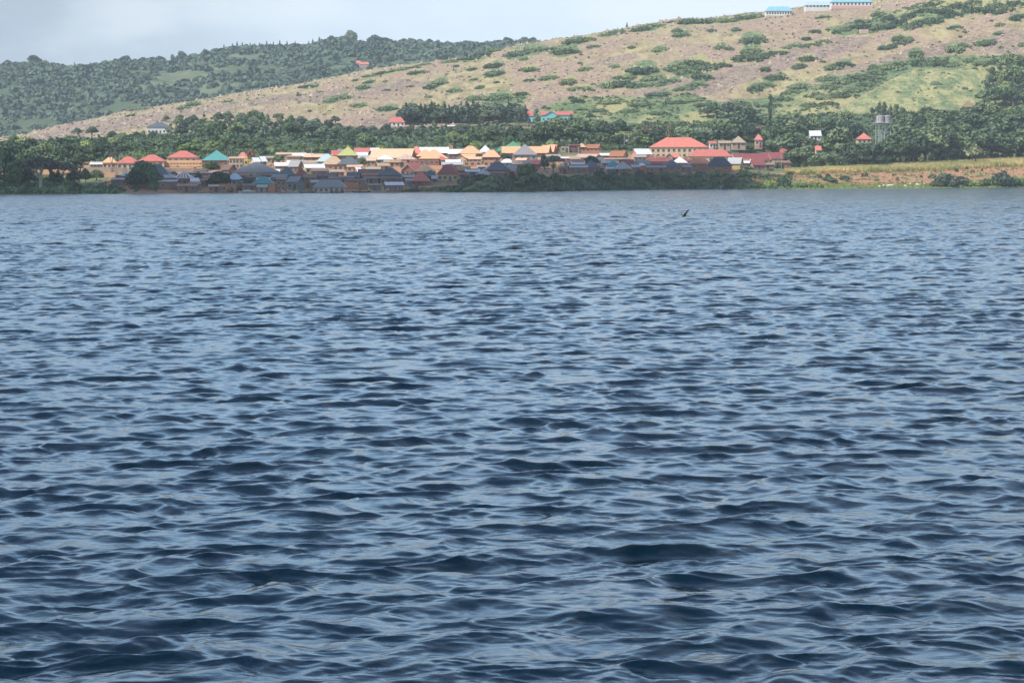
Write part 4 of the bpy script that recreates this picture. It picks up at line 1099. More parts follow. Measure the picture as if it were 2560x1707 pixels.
V('G', 1352, 1381, 363, 382, 'orange', 'brick', 'second of the stepped orange roofs right of the tall grey pyramid', rz=-12, d=8, wh=2.4)
V('G', 1366, 1394, 362, 380, 'orange', 'brick', 'third and rightmost of the stepped orange roofs', rz=-12, d=8, wh=2.2, lm='the stepped orange roofs')
V('G', 1376, 1399, 361, 377, 'red', 'brick', 'red slope closing the row of stepped orange roofs', rz=-12, d=8, wh=2.2)
V('W', 1400, 1424, 365, 366, 'brown', 'pale', 'plain brown plastered block left of the maroon fronted shop building', wh=2.9, d=6, win=1)
V('L', 1422, 1453, 362, 364, 'maroon', 'maroon', 'maroon fronted shop building with a glassy porch', wh=3.4, d=6, win=3, name='shop', cat='shop', lm='the maroon fronted shop')
V('H', 1443, 1466, 359, 368, 'orange', 'orange', 'small orange house right of the maroon fronted shop', wh=2.4)
V('G', 1463, 1507, 361, 371, 'rust', 'orange', 'terracotta gabled house at the upper edge, right of the maroon fronted shop', rz=-20, d=6, wh=2.2)
V('W', 1452, 1505, 377, 377, 'rust', 'terracotta', 'long low terracotta brick wall block below the terracotta gabled house', wh=2.0, d=3, win=0, door=False, name='outbuilding', cat='shed')
V('G', 1440, 1502, 385, 394, 'ruststripe', 'brick', 'long rust and cream striped roof right of the bare tree clump', rz=-14, d=7, wh=2.4, lm='the rust and cream striped roof')
V('E', 1486, 1510, 386, 394, 'lightgrey', 'grey', 'grey gable at the right end of the rust and cream striped roof', d=4, wh=3.0)
V('G', 1499, 1530, 383, 389, 'white', 'brick', 'narrow white roof between two rusty ones', wh=2.0, d=4)
V('G', 1522, 1573, 377, 391, 'rust', 'orange', 'rusty orange gabled house left of the white roofed brick gable', rz=-22, d=7, wh=2.4)
V('G', 1577, 1631, 372, 386, 'white', 'orange', 'brick house with a dazzling white roof and a tall left gable', rz=22, d=7, wh=3.0, lm='the white roofed brick gable')
V('L', 1408, 1420, 402, 409, 'grey', 'brick', 'small grey roof at the right of the bare tree clump', wh=1.8, d=3)
V('G', 1421, 1464, 400, 408, 'rust', 'brick', 'low rust roof left of the palm like dark bush', wh=2.0, d=4)
V('L', 1427, 1463, 403, 411, 'paleblue', 'brick', 'pale bluish sheet roof left of the dark grey pyramid at the bush edge', wh=1.8, d=5)
V('L', 1409, 1470, 412, 419, 'lightgrey', 'brick', 'long brick house with a scrap of white roof above the bushes', wh=2.3, d=4, win=3)
V('P', 1455, 1502, 399, 419, 'slate', 'brick', 'dark grey pyramid roof standing above the shore bushes', wh=2.2, lm='the dark grey pyramid')
V('L', 1484, 1512, 415, 421, 'brown', 'brick', 'low brown roof right of the dark grey pyramid', wh=2.0, d=4)
V('G', 1503, 1543, 400, 408, 'lightgrey', 'brick', 'pale sloping roof behind the teal one', wh=2.0, d=4)
V('L', 1510, 1576, 395, 398, 'tan', 'orange', 'sand coloured sheet roof over orange brick, below the rusty orange gabled house', wh=2.4, d=4, win=3)
V('H', 1515, 1550, 402, 417, 'teal', 'brick', 'dark teal roof partly hidden by the pale striped pyramid', wh=2.0)
V('G', 1554, 1586, 399, 415, 'maroon', 'brick', 'maroon slope behind the pale striped pyramid', wh=2.0, d=6)
V('P', 1532, 1584, 404, 422, 'greyradial', 'brick', 'pale striped pyramid roof above the shore bushes', wh=2.2, lm='the pale striped pyramid')
V('L', 1515, 1560, 416, 422, 'paleblue', 'brick', 'shop row with a whitish blue roof and red and white goods in front', wh=1.9, d=4, name='shop', cat='shop', win=3, doorm=M_OPENSHADE)
V('L', 1584, 1617, 387, 393, 'cream' if 'cream' in RM else 'tan', 'grey', 'cream sheet roof lean-to in front of the white roofed brick gable', wh=2.4, d=4)
V('H', 1613, 1645, 388, 404, 'maroon', 'brick', 'rounded maroon roof in front of the big school building', wh=2.0, lm='the rounded maroon roof')
V('G', 1641, 1672, 393, 404, 'maroon', 'brick', 'maroon roof extending right of the rounded maroon one', wh=2.0, d=5)
V('G', 1586, 1628, 400, 410, 'grey', 'brown', 'grey gabled house below the cream sheet roof', rz=15, wh=2.0, d=5)
V('P', 1594, 1616, 407, 414, 'white', 'brick', 'tiny white peaked roof left of the brown brick oven block', wh=1.6)
V('W', 1600, 1630, 413, 414, 'brown', 'terracotta', 'brown brick block with a broken top above the bushes', wh=2.8, d=4, win=0, door=False, name='unfinished_house')
V('L', 1616, 1666, 413, 419, 'grey', 'brown', 'open grey roofed shelter with a dark front and white posts', wh=2.6, d=4, win=1, name='shelter', cat='shelter', doorm=M_OPENSHADE)
V('E', 1663, 1684, 384, 394, 'brown', 'pale', 'small pale gable left of a little red roof, in front of the school', d=5, wh=2.0)
V('G', 1676, 1700, 384, 394, 'brightred', 'brick', 'little bright red roof in front of the big school building', wh=2.0, d=5)
V('P', 1680, 1720, 392, 407, 'white', 'brick', 'pale blue white pyramid roof below the big school building', wh=2.0, lm='the blue white pyramid')
V('H', 1652, 1707, 401, 416, 'slate', 'mud', 'wide grey blue roof with a tan wall in front of the blue white pyramid', wh=2.4, win=2, rlen=0.1)
V('H', 1723, 1781, 394, 410, 'rust', 'brick', 'brown red hipped roof on rounded brick walls left of the navy roof', wh=2.8, rlen=0.3, win=1)
V('H', 1767, 1832, 393, 414.5, 'navy', 'brick', 'dark navy hipped roof on red brick walls at the front right', wh=2.8, rlen=0.38, win=2, door=False, lm='the navy roof')
V('G', 1817, 1862, 394, 410, 'lightgrey', 'yellow', 'tan walled house with a pale grey roof right of the navy roof', rz=-18, d=6, wh=2.8, win=0, door=False)
V('L', 1850, 1880, 398, 408, 'white', 'mud', 'small white roof right of the tan walled house', wh=2.6, d=5)
V('G', 1876, 1915, 400, 413, 'maroon', 'brick', 'dark maroon roof just below the long maroon one', rz=10, wh=2.4, d=5)
V('L', 1901, 1938, 407, 412, 'thatch', 'brown', 'market stall with a brushwood roof and a dark open front', wh=2.2, d=4, win=0, name='stall', cat='stall', doorm=M_OPENSHADE, lm='the market stall')
V('L', 1936, 1978, 402, 408, 'brown', 'brick', 'brick house overgrown with ivy right of the market stall', wh=2.8, d=5, win=2)
# ---- the many small brown houses packed between the larger ones
for k, (x0, x1, rg, ev, rf, wl, lb) in enumerate((
    (322, 346, 453, 458, 'brown', 'mud', 'small brown shack left of the roofless mud brick box'),
    (404, 440, 437, 445, 'lightgrey', 'brown', 'grey sheeted house between the slate roof and the striped red roof'),
    (470, 502, 455, 461, 'rust', 'mud', 'rusty roofed shack behind the long low shore shed'),
    (498, 524, 446, 452, 'brown', 'brick', 'brick hut right of the white sheet roof by the striped one'),
    (455, 494, 436, 442, 'brown', 'brown', 'brown house peeping between the striped roof and the wide brown one'),
    (500, 546, 439, 445, 'rust', 'brown', 'rust brown roof left of the dome shaped shore shrub'),
    (596, 634, 449, 455, 'grey', 'brick', 'low grey roof left of the teal shore roof'),
    (598, 640, 459, 465, 'brown', 'mud', 'dark shore house behind the pale hulled boat'),
    (640, 692, 433, 438, 'brown', 'brown', 'thin brown roof just above the teal shore roof'),
    (776, 832, 421, 428, 'brown', 'brown', 'brown roof right behind the thatched one'),
    (862, 916, 447, 452, 'brown', 'brick', 'brown terrace behind the dark red brick block'),
    (948, 1008, 441, 447, 'brown', 'mud', 'brown house in front of the slate blue roof'),
    (1003, 1036, 436, 443, 'lightgrey', 'brown', 'pale sheet roof below the white edged orange gable'),
    (1008, 1032, 446, 452, 'tan', 'brick', 'tan scrap of roof above the white shore roof'),
    (903, 948, 433, 439, 'rust', 'mud', 'rusty roof left below the slate blue roof'),
    (1225, 1262, 429, 435, 'brown', 'brick', 'brown shack between the pale grey pyramid and the striped grey roof'),
    (1395, 1424, 415, 421, 'brown', 'brick', 'brown roof at the left end of the long brick house'),
    (1424, 1452, 392, 398, 'tan', 'orange', 'tan roof left of the rust and cream striped roof'),
    (1553, 1592, 405, 411, 'brown', 'brick', 'brown roof right behind the pale striped pyramid'),
    (1574, 1602, 412, 418, 'lightgrey', 'brick', 'pale roof left of the brown brick block with a broken top'),
    (1628, 1662, 405, 411, 'maroon', 'brick', 'maroon strip left of the wide grey blue roof'),
    (1700, 1730, 411, 418, 'grey', 'brick', 'grey roof left of the brown red hipped roof'),
    (1702, 1732, 397, 403, 'maroon', 'brick', 'maroon roof right of the blue white pyramid'),
    (1650, 1682, 396, 402, 'brown', 'brick', 'brown roof left behind the blue white pyramid'),
    (1472, 1504, 408, 414, 'rust', 'brick', 'rusty scrap of roof just behind the dark grey pyramid'),
    (1340, 1372, 394, 400, 'tan', 'orange', 'tan roof behind the lone red roof'),
    (1364, 1402, 386, 392, 'tan', 'orange', 'tan roofed row below the stepped orange roofs'),
    (1402, 1440, 391, 396, 'white', 'orange', 'white and tan roof below the plain plastered block'),
    (1288, 1322, 395, 401, 'peach', 'brick', 'peach roof at the foot of the tall grey pyramid'),
    (1170, 1204, 392, 398, 'peach', 'orange', 'peach roof below the clean orange roof'),
    (866, 905, 411, 417, 'peach', 'orange', 'peach sheet roof below the porch house'),
    (818, 862, 424, 430, 'tan', 'orange', 'sand coloured roof in front of the porch house'),
    (672, 700, 423, 429, 'white', 'brown', 'white sheet roof at the right end of the broad grey roof'),
    (690, 722, 410, 416, 'tan', 'brick', 'tan roof right of the broad grey roof'),
    (560, 598, 441, 447, 'brown', 'brick', 'brown roof above the rust red shore building'),
    (640, 676, 444, 450, 'lightgrey', 'brown', 'pale roof behind the left slope of the teal shore roof'))):
    V('G' if k % 3 else 'L', x0, x1, rg, ev, rf, wl, lb, wh=2.3, d=4.5, rz=0 if k % 3 != 1 else (12 if k % 2 else -12), oh=0.35)
# ---- the big buildings at the right
house('H', 1624, 1772, 344, 368, 'brightred', 'cream', 'large two storey cream school with a huge bright red roof', wh=5.6, d=13, win=11, door=False, winrow=[(0.9, 1.2), (3.3, 1.3)], rlen=0.42, name='school', cat='school', lm='the red roofed school', group='large buildings at the right end', shift=8)
house('H', 1721, 1832, 374, 391, 'red', 'cream', 'long cream house with a deep red hipped roof in front of the school', wh=3.0, d=9, win=4, rlen=0.62, lm='the deep red roof', group='large buildings at the right end')
house('G', 1829, 1927, 384, 400, 'maroon', 'cream', 'long maroon roof with white edging at its left gable', wh=2.6, d=9, rz=8, win=4, trim=True, group='large buildings at the right end', lm='the long maroon roof')
house('G', 1906, 1960, 381, 397, 'maroon', 'cream', 'maroon roof joining the cream gable at the right end of the village', wh=2.6, d=8, group='large buildings at the right end')
house('E', 1930, 1977, 385, 397, 'maroon', 'cream', 'cream gable with white edging under a maroon roof, rightmost of the village', wh=2.8, d=5, trim=True, win=1, group='large buildings at the right end', lm='the cream gable')
house('G', 1944, 1976, 368, 384, 'red', 'pink', 'small double red gable behind the maroon roofs at the right end', wh=3.0, d=6, rz=15, trim=True, group='large buildings at the right end')
# ---- houses among the trees behind
BG = 'houses among the trees behind the village'
def B(*a, **k):
    k.setdefault('group', BG); return house(*a, **k)
B('P', 1828, 1866, 340, 357, 'tan', 'pale', 'steep grey brown pyramid roof among trees right of the school', wh=2.0, Y=1190, lm='the grey brown pyramid among the trees')
B('P', 1886, 1908, 335, 350, 'brightred', 'pink', 'small pointed red roof among trees, higher than the maroon roofs', wh=3.0, Y=1215, lm='the pointed red roof')
B('G', 1772, 1792, 353, 359, 'red', 'white', 'tiny red roof among the trees just right of the school', wh=2.4, Y=1190, d=5)
B('G', 1796, 1828, 352, 358, 'tan', 'pale', 'pale low roof among the trees left of the grey brown pyramid', wh=2.4, Y=1180, d=5)
B('G', 2024, 2054, 327, 340, 'white', 'white', 'white roofed house in the trees left of the water tower', wh=2.4, Y=1290, d=6, lm='the white roof in the trees')
B('P', 2142, 2180, 332, 348, 'brightred', 'cream', 'red pyramid roof in the trees beside the water tower', wh=2.6, Y=1290, lm='the red roof by the water tower')
B('G', 2038, 2054, 365, 376, 'brightred', 'cream', 'scrap of red roof showing through the dark trees above the maize', wh=2.0, Y=1215, d=4, shift=0)
B('H', 2405, 2440, 253, 268, 'thatch', 'brown', 'left of two brown thatched roofs at the foot of the dark hillside wood', wh=1.6, hilly=True, lm='the two thatched roofs')
B('H', 2441, 2468, 254, 268, 'thatch', 'brown', 'right of two brown thatched roofs at the foot of the dark hillside wood', wh=1.6, hilly=True)
r_, Yb, _ = B('H', 366, 426, 306, 318, 'slate', 'white', 'white villa with a slate roof and a pillared porch above the left tree belt', wh=4.2, hilly=True, win=5, lm='the white villa')
B('H', 968, 1013, 293, 306, 'red', 'white', 'white house with a flat red hipped roof left of the pine grove', wh=2.8, hilly=True, rlen=0.5, lm='the red roof by the pine grove')
B('L', 1009, 1023, 314, 318, 'rust', 'terracotta', 'small red brown shed just below the pine grove', wh=1.8, hilly=True, d=4, name='shed', cat='shed')
B('L', 1117, 1152, 313, 316, 'white', 'terracotta', 'small terracotta brick house with a thin white roof among pale trees', wh=3.0, hilly=True, d=6, win=3, lm='the terracotta brick house')
B('P', 776, 786, 321, 325, 'white', 'white', 'tiny white hut among the trees left of the pine grove', wh=2.0, hilly=True, name='hut', cat='hut', win=0)
B('H', 1307, 1342, 278, 290, 'red', 'turquoise', 'left wing of the turquoise house, red roofed, half behind a tree', wh=4.0, hilly=True, d=8, win=2)
B('G', 1352, 1433, 279, 288, 'red', 'turquoise', 'long turquoise house with a red roof at the foot of the hill', wh=4.2, hilly=True, d=9, win=6, lm='the turquoise house', shift=6)
B('E', 1362, 1394, 277, 287, 'red', 'turquoise', 'turquoise front gable with white edging on the house below the hill', wh=4.2, hilly=True, d=4, win=2, door=False, trim=True)
B('W', 1276, 1344, 310, 310, 'rust', 'orange', 'row of raw orange brick walls without a roof below the turquoise house', wh=2.0, hilly=True, d=6, win=8, door=False, name='unfinished_building', cat='building', lm='the raw brick walls')
B('W', 1262, 1336, 317, 317, 'rust', 'stone', 'long pale retaining wall below the raw orange brick walls', wh=3.2, hilly=True, d=1, win=0, door=False, name='retaining_wall', cat='wall')
B('H', 884, 905, 152, 158, 'brightred', 'pink', 'left and higher one of two pink red roofs on the wooded far hill', wh=2.5, Y=2950, d=9, win=0, door=False, lm='the pink red roofs on the far hill')
B('G', 898, 922, 156, 161, 'brightred', 'pink', 'right one of two pink red roofs on the wooded far hill', wh=3.5, Y=2930, d=9, win=3, door=False)
B('L', 466, 476, 168, 171, 'red', 'pink', 'tiny red roof near the wooded skyline at the left', wh=2.5, Y=3150, d=7, win=0, door=False)
# ---- hilltop
HG = 'long buildings on the hilltop'
def hilltop(x0, x1, ridge, eave, base, roof, wall, label, **k):
    pc = (x0 + x1) / 2
    Yh = depth_hill(pc, base, 1500, 2140)
    wh = float(zat(pc, eave, Yh) - H(pc, Yh))
    return house('H', x0, x1, ridge, eave, roof, wall, label, wh=max(2.5, wh), Y=Yh, group=HG, door=False, **k)
hilltop(1914, 1982, 17, 28, 41, 'skyblue', 'white', 'smaller white hilltop building with a sky blue roof, further left', d=12, win=10, winrow=[(1.6, 1.6)], rlen=0.7, name='school', cat='building', lm='the smaller blue roof on the hilltop')
hilltop(2013, 2084, 6, 14, 30, 'paleblue', 'white', 'left pale roofed wing of the long white hilltop building', d=11, win=8, winrow=[(3.6, 1.4)], rlen=0.7, name='school', cat='building')
r_, Yt, szt = hilltop(2078, 2182, -8, 6, 24, 'skyblue', 'white', 'long white hilltop building with a bright blue roof and reddish base', d=13, win=11, winrow=[(3.2, 1.8)], rlen=0.75, name='school', cat='building', lm='the bright blue roof on the hilltop')
part('plinth', [boxp(-szt[0] / 2 - 0.25, szt[0] / 2 + 0.25, -szt[1] / 2 - 0.3, -szt[1] / 2 - 0.01, -1.5, 2.6)], WM['pink'], r_)
house('W', 2149, 2173, 74, 74, 'white', 'pink', 'plain pinkish concrete box on the brushy hillside below the blue roofs', wh=3.2, hilly=True, d=5, win=0, door=False, name='water_cistern', cat='cistern', lm='the pinkish concrete box')
# ------------------------------------------------------------------ more landmarks for labels
LAND += [('the lone tree on the ridge', 1568, 62), ('the dark wood at the right edge', 2500, 200), ('the foot of the dark right hand wood', 2490, 262), ('the top of the dark right hand wood', 2560, 180), ('the pine grove', 1160, 262), ('the small rock cliff', 1870, 205),
         ('the light green field', 2290, 235), ('the water tower', 2206, 300), ('the cream blossoming tree', 2437, 380), ('the ivy covered column tree', 1924, 250), ('the maize field', 2300, 425),
         ('the big round shore tree', 370, 430), ('the umbrella tree on the left shore', 105, 410), ('the left edge of the shore', 10, 440), ('the highest trees of the far ridge', 905, 108), ('the bare tree clump', 1385, 405)]

def top_h(px, row_top, Y):
    return float(zat(px, row_top, Y) - H(px, Y))
# ---- named trees
def key_tree(kind, px, base, top, width_px, label, group=None, cat='tree', Y=None, bury=0.0, hill=False, **k):
    if Y is None: Y = depth_hill(px, base) if hill else depth_for(px, base)
    h = top_h(px, top, Y) + 0.2
    h0 = KINDS[kind][0][0]
    vs_ = KINDS[kind][0][1]
    co = np.empty(len(vs_.vertices) * 3); vs_.vertices.foreach_get('co', co); co = co.reshape(-1, 3)
    w0 = (co[:, 0].max() - co[:, 0].min()) * h / h0
    sx = (width_px / F * Y) / w0
    return place_tree(kind, px, Y, h, '', group, sx=sx, label=label, cat=cat, **k)
key_tree('dome', 362, 466, 399, 92, 'big round dark tree on the shore in front of the red roofs', group='shore trees')
key_tree('dome', 345, 474, 425, 66, 'lower green crown leaning against the big round shore tree', group='shore trees')
key_tree('dome', 388, 472, 418, 46, 'smaller crown at the right side of the big round shore tree', group='shore trees')
key_tree('umbrella', 105, 474, 392, 130, 'brownish umbrella tree with a pale trunk on the left shore', group='shore trees')
key_tree('umbrella', 160, 470, 405, 84, 'second umbrella shaped tree, right of the pale trunked one on the left shore', group='shore trees')
key_tree('dome', 530, 432, 401, 46, 'round dark tree in front of the teal pyramid roof', group='trees between the houses')
key_tree('dome', 245, 452, 424, 40, 'dark bushy tree below the pale boundary wall', group='trees between the houses')
key_tree('dome', 218, 458, 420, 30, 'dark slim tree left of the flat brown shore house', group='trees between the houses')
key_tree('round', 500, 462, 432, 22, 'small dark tree right of the striped red and white roof', group='trees between the houses')
key_tree('dome', 552, 470, 427, 72, 'dome shaped dark shrub tree by the rust red shore building', group='trees between the houses')
key_tree('umbrella', 620, 472, 447, 58, 'low flat crowned green tree left of the teal shore roof', group='trees between the houses')
key_tree('leafy', 700, 414, 387, 42, 'small pale green tree below the long low orange roof', group='trees between the houses')
key_tree('round', 907, 424, 395, 34, 'lone dark tree right of the porch house', group='trees between the houses')
key_tree('round', 1052, 460, 441, 26, 'small dark tree above the small red shop', group='trees between the houses')
key_tree('dome', 1264, 402, 383, 38, 'dark tree left of the tall grey pyramid roof', group='trees between the houses')
key_tree('dome', 1320, 470, 406, 72, 'large dark tree on the bank right of the grey striped roof', group='shore trees')
key_tree('umbrella', 1384, 440, 390, 62, 'brown thinly leaved tree left of the long brick house', group='shore trees')
key_tree('dome', 1362, 428, 386, 26, 'dark spiky tree behind the brown thinly leaved one', group='shore trees')
key_tree('dome', 1480, 420, 389, 44, 'dark tree behind the dark grey pyramid roof', group='trees between the houses')
key_tree('redflower', 631, 404, 374, 24, 'dark little tree with red blossom above the white gables', group='trees between the houses')
key_tree('redflower', 482, 400, 379, 30, 'dark tree with pink red blossom right of the tall red roof', group='trees between the houses')
key_tree('round', 1187, 388, 352, 32, 'light green round tree above the clean orange roof', group='trees between the houses')
key_tree('column', 1924, 300, 233, 17, 'tall ivy covered column of a tree, standing above all others', Y=1270, cat='tree')
key_tree('blossom', 2437, 413, 360, 50, 'tree covered in cream blossom at the edge of the maize', group='trees behind the maize field')
key_tree('blossom', 1674, 385, 301, 24, 'slim tree with cream blossom left of the red roofed school', Y=1240)
key_tree('conifer', 1568, 80, 57, 11, 'lone small tree standing on the bare ridge against the sky', Y=2120)
def place_bare(i, px, base, top, label):
    Y = depth_for(px, base)
    h = top_h(px, top, Y)
    X = (px - 1280) / F * Y
    root = empty('bare_tree', (X, Y, float(H(px, Y))), 0.7 * i, label, 'tree', 'bare trees')
    c = bpy.data.objects.new('branches', BARE[i % 2]); c.parent = root; COL.objects.link(c)
    s = h / 8.2; root.scale = (s * 0.8, s * 0.8, s)
place_bare(0, 298, 431, 388, 'pale leafless tree in front of the boundary wall, right one of two')
place_bare(1, 283, 431, 368, 'tall thin leafless tree in front of the boundary wall, left one of two')
place_bare(2, 1152, 466, 438, 'small dead pale tree on the bank right of the maroon roofed house')
place_bare(3, 1604, 470, 430, 'grey leafless shrub tree in the bushes below the brown brick block')

for (kd, px_, b_, t_, w_, lb) in (('broad', 1140, 374, 334, 44, 'broad dark tree standing behind the narrow orange tower block'), ('broad', 1222, 368, 310, 66, 'great dark tree behind the steep white roof'), ('broad', 1290, 366, 311, 64, 'great dark tree rising right behind the green pyramid roof'),
        ('leafy', 1350, 368, 308, 62, 'tall leafy tree behind the orange roofs right of the tall grey pyramid'), ('broad', 1398, 366, 290, 78, 'tallest dark tree of the belt, behind the stepped orange roofs'), ('broad', 1450, 366, 294, 70, 'tall dark tree behind the small orange house'),
        ('leafy', 1500, 360, 302, 56, 'leafy tree behind the terracotta gabled house'), ('umbrella', 1630, 366, 312, 70, 'brownish tree behind the left end of the red school roof'), ('broad', 1545, 352, 300, 60, 'rounded tree above the pair of poles with a crossbar'),
        ('broad', 1862, 345, 270, 76, 'wide dark tree crown highest above the right end of the village'), ('conifer', 925, 376, 328, 24, 'dark conifer behind the huge peach roof'), ('broad', 452, 380, 338, 66, 'wide dark tree right of the tall red roof at the left'),
        ('leafy', 540, 376, 334, 46, 'leafy tree directly behind the teal pyramid roof'), ('broad', 75, 400, 343, 62, 'layered dark tree above the left shore wood'), ('broad', 170, 398, 343, 74, 'wide layered dark tree above the leftmost houses'), ('tall', 800, 376, 350, 30, 'slim tree behind the blue tinted roof'),
        ('broad', 2330, 390, 264, 92, 'great dark tree in the wood right of the water tower'), ('broad', 2120, 384, 272, 84, 'great dark tree left of the water tower'), ('leafy', 2035, 372, 284, 60, 'tall tree over the white roof in the trees')):
    Y_ = depth_for(px_, b_, hi=460); KQ = top_h(px_, t_, Y_)
    if KQ > 17: Y_ = Y_
    key_tree(kd, px_, b_, t_ if KQ < 19 else float(t_ + (KQ - 19) / Y_ * F * 0.9), w_, lb, group='great trees of the belt', Y=Y_)
# ---- the tree belt behind the village
START = [(0, 398), (200, 398), (300, 392), (420, 388), (520, 388), (620, 384), (800, 378), (900, 372), (1000, 372), (1120, 368), (1250, 362), (1330, 366), (1400, 362), (1520, 368), (1620, 372), (1700, 374),
         (1780, 372), (1850, 372), (1960, 378), (1990, 424), (2100, 420), (2200, 415), (2300, 408), (2400, 404), (2560, 397), (2700, 394)]
PROF = [(0, 346), (60, 343), (100, 352), (170, 343), (250, 350), (330, 352), (420, 344), (470, 336), (520, 345), (560, 335), (620, 345), (700, 352), (780, 354), (850, 352), (920, 330), (960, 352), (1080, 352), (1140, 334),
        (1180, 322), (1220, 314), (1260, 330), (1290, 314), (1340, 312), (1380, 302), (1420, 294), (1480, 300), (1540, 314), (1600, 308), (1660, 303), (1720, 302), (1800, 294), (1860, 287), (1920, 290), (2010, 264), (2060, 277),
        (2120, 280), (2200, 304), (2240, 290), (2270, 270), (2330, 264), (2400, 264), (2480, 257), (2560, 252), (2700, 248)]
def belt():
    r = random.Random(21)
    n = 0
    for lay in range(5):
        px = -50 + 13 * lay
        while px < 2620:
            st = I(px, START); pf = I(px, PROF)
            span = st - pf
            base = st + 5 - lay * (11 if px < 1960 else 24) - r.uniform(0, 5)
            step = 39 + r.uniform(-9, 9)
            if base < pf + (20 if px < 1960 else 34) or r.random() < 0.08: px += step; continue
            f = (st - base) / max(8, span - 24)
            top = pf + (1 - min(1, f)) * span * 0.30 + r.uniform(-14, 11)
            if any(abs(px - a) < 14 and lay < 2 for a in (1846, 1897, 1782)): px += step; continue
            for a, wd, lim in ((2038, 34, 342), (2160, 40, 354), (2206, 36, 348), (1924, 20, 302), (2046, 24, 378 if lay < 2 else 342)):
                if abs(px - a) < wd and lay < 4: top = max(top, lim)
            Y = depth_for(px, base, hi=460)
            h = top_h(px, top, Y)
            if h < 3: px += step; continue
            h = min(h, 17.5)
            q = r.random()
            if h > 9: kind = ('broad' if q < 0.26 else 'dome') if q < 0.52 else 'leafy' if q < 0.74 else 'umbrella' if q < 0.82 else 'tall' if q < 0.91 else 'conifer'
            else: kind = 'leafy' if q < 0.45 else 'round' if q < 0.75 else 'broad'
            if px > 1980 and kind in ('umbrella', 'conifer'): kind = 'broad'
            noun = {'broad': 'dark broad tree', 'dome': 'bushy low crowned tree', 'leafy': 'mid green leafy tree', 'umbrella': 'flat topped tree', 'tall': 'slender upright tree', 'conifer': 'dark pointed tree', 'round': 'small rounded tree'}[kind]
            place_tree(kind, px, Y, h, noun, 'trees of the belt behind the village' if px < 1980 else 'trees behind the maize field', sx={'dome': 1.3, 'broad': 1.3, 'leafy': 1.35, 'umbrella': 1.15, 'tall': 1.35, 'conifer': 1.3, 'round': 1.3}[kind] * r.uniform(0.8, 1.25) * (1.0 if h > 8 else 1.15))
            n += 1
            px += step
    # trees round the houses that stand back among them
    for (px, base, top, kind) in ((1850, 392, 360, 'broad'), (1878, 394, 356, 'leafy'), (1908, 394, 353, 'broad'), (1932, 390, 354, 'leafy'), (1800, 386, 362, 'round'), (1952, 384, 350, 'broad'), (1822, 384, 358, 'round'), (1870, 376, 338, 'leafy'), (1990, 420, 368, 'broad'), (2010, 424, 360, 'broad'), (1985, 400, 340, 'leafy'), (2085, 424, 382, 'broad')):
        Y = depth_for(px, base, hi=460); h = max(3.2, top_h(px, top, Y))
        place_tree(kind, px, Y, h, {'broad': 'dark low tree', 'leafy': 'mid green low tree', 'round': 'small rounded tree'}[kind], 'trees of the belt behind the village', sx=1.5)
    # the bushy edge of the belt
    px = -40
    while px < 2640:
        st = I(px, START) + (7 if px < 1960 else 1.5)
        if not 1985 > px > 1620:
            Y = depth_for(px, st + r.uniform(-2, 2), hi=460)
            k = r.choice('ddmmb' if px < 1960 else 'dddm')
            q = r.uniform(0.8, 1.3)
            place_bush(k, px, Y, 7.0 * q, 5.5 * q, (3.4 if px < 1960 else 4.4) * q, {'d': 'dark edge bush', 'm': 'green edge bush', 'b': 'bright green edge bush'}[k], 'bushes along the edge of the tree belt')
        if 240 < px < 640:
            Y = depth_for(px, st + 7, hi=460)
            place_bush(r.choice('dm'), px + 9, Y, 8.0, 5.0, 3.2, 'low bush close behind the roofs', 'bushes along the edge of the tree belt')
        px += 27 + r.uniform(-7, 7)
    # left shore trees
    for (px, base, top, kind) in ((-20, 470, 352, 'leafy'), (15, 462, 372, 'broad'), (50, 466, 392, 'leafy'), (-10, 474, 420, 'broad'), (30, 472, 428, 'round'), (70, 458, 375, 'leafy'), (95, 440, 360, 'broad'), (130, 452, 385, 'leafy'), (150, 436, 362, 'broad'),
                                  (185, 446, 388, 'broad'), (205, 430, 378, 'leafy'), (20, 430, 350, 'broad'), (60, 424, 348, 'broad'), (120, 420, 352, 'leafy'), (170, 414, 350, 'broad'), (210, 410, 360, 'broad'), (240, 404, 356, 'leafy'), (75, 470, 425, 'round'), (190, 466, 424, 'round'), (140, 470, 430, 'round')):
        Y = depth_for(px, base); h = top_h(px, top, Y)
        place_tree(kind, px, Y, h, {'broad': 'dark broad tree', 'leafy': 'mid green leafy tree', 'round': 'small rounded tree'}[kind], 'trees at the left shore', sx=1.05 if h < 14 else 0.85)
    # the middle distance
    def mid(px0, px1, bases, topf, step, kinds, grp, sx=1.0, jt=6):
        for i, b in enumerate(bases):
            px = px0 + i * step * 0.4
            while px < px1:
                base = b + r.uniform(-3, 3)
                Y = depth_hill(px, base, 1180, 1800)
                top = topf(px) + (b - bases[-1]) * 0.62 + r.uniform(-jt, jt)
                h = min(17, max(4.0, top_h(px, top, Y)))
                kind = r.choice(kinds)
                place_tree(kind, px, Y, h, {'broad': 'hazy dark tree', 'leafy': 'hazy green tree', 'hazy': 'hazy blue green tree', 'tall': 'pale slender gum tree', 'conifer': 'dark green pine', 'round': 'small hazy tree'}[kind], grp, sx=sx)
                px += step + r.uniform(-4, 6) * (0.5 if step < 20 else 1.4)
    mid(385, 740, (348, 334, 320, 308), lambda p: I(p, [(385, 298), (430, 292), (470, 284), (560, 284), (640, 272), (760, 285), (800, 300)]), 30, ['hazy', 'hazy', 'tall', 'leafy'], 'trees in the middle distance', 1.25)
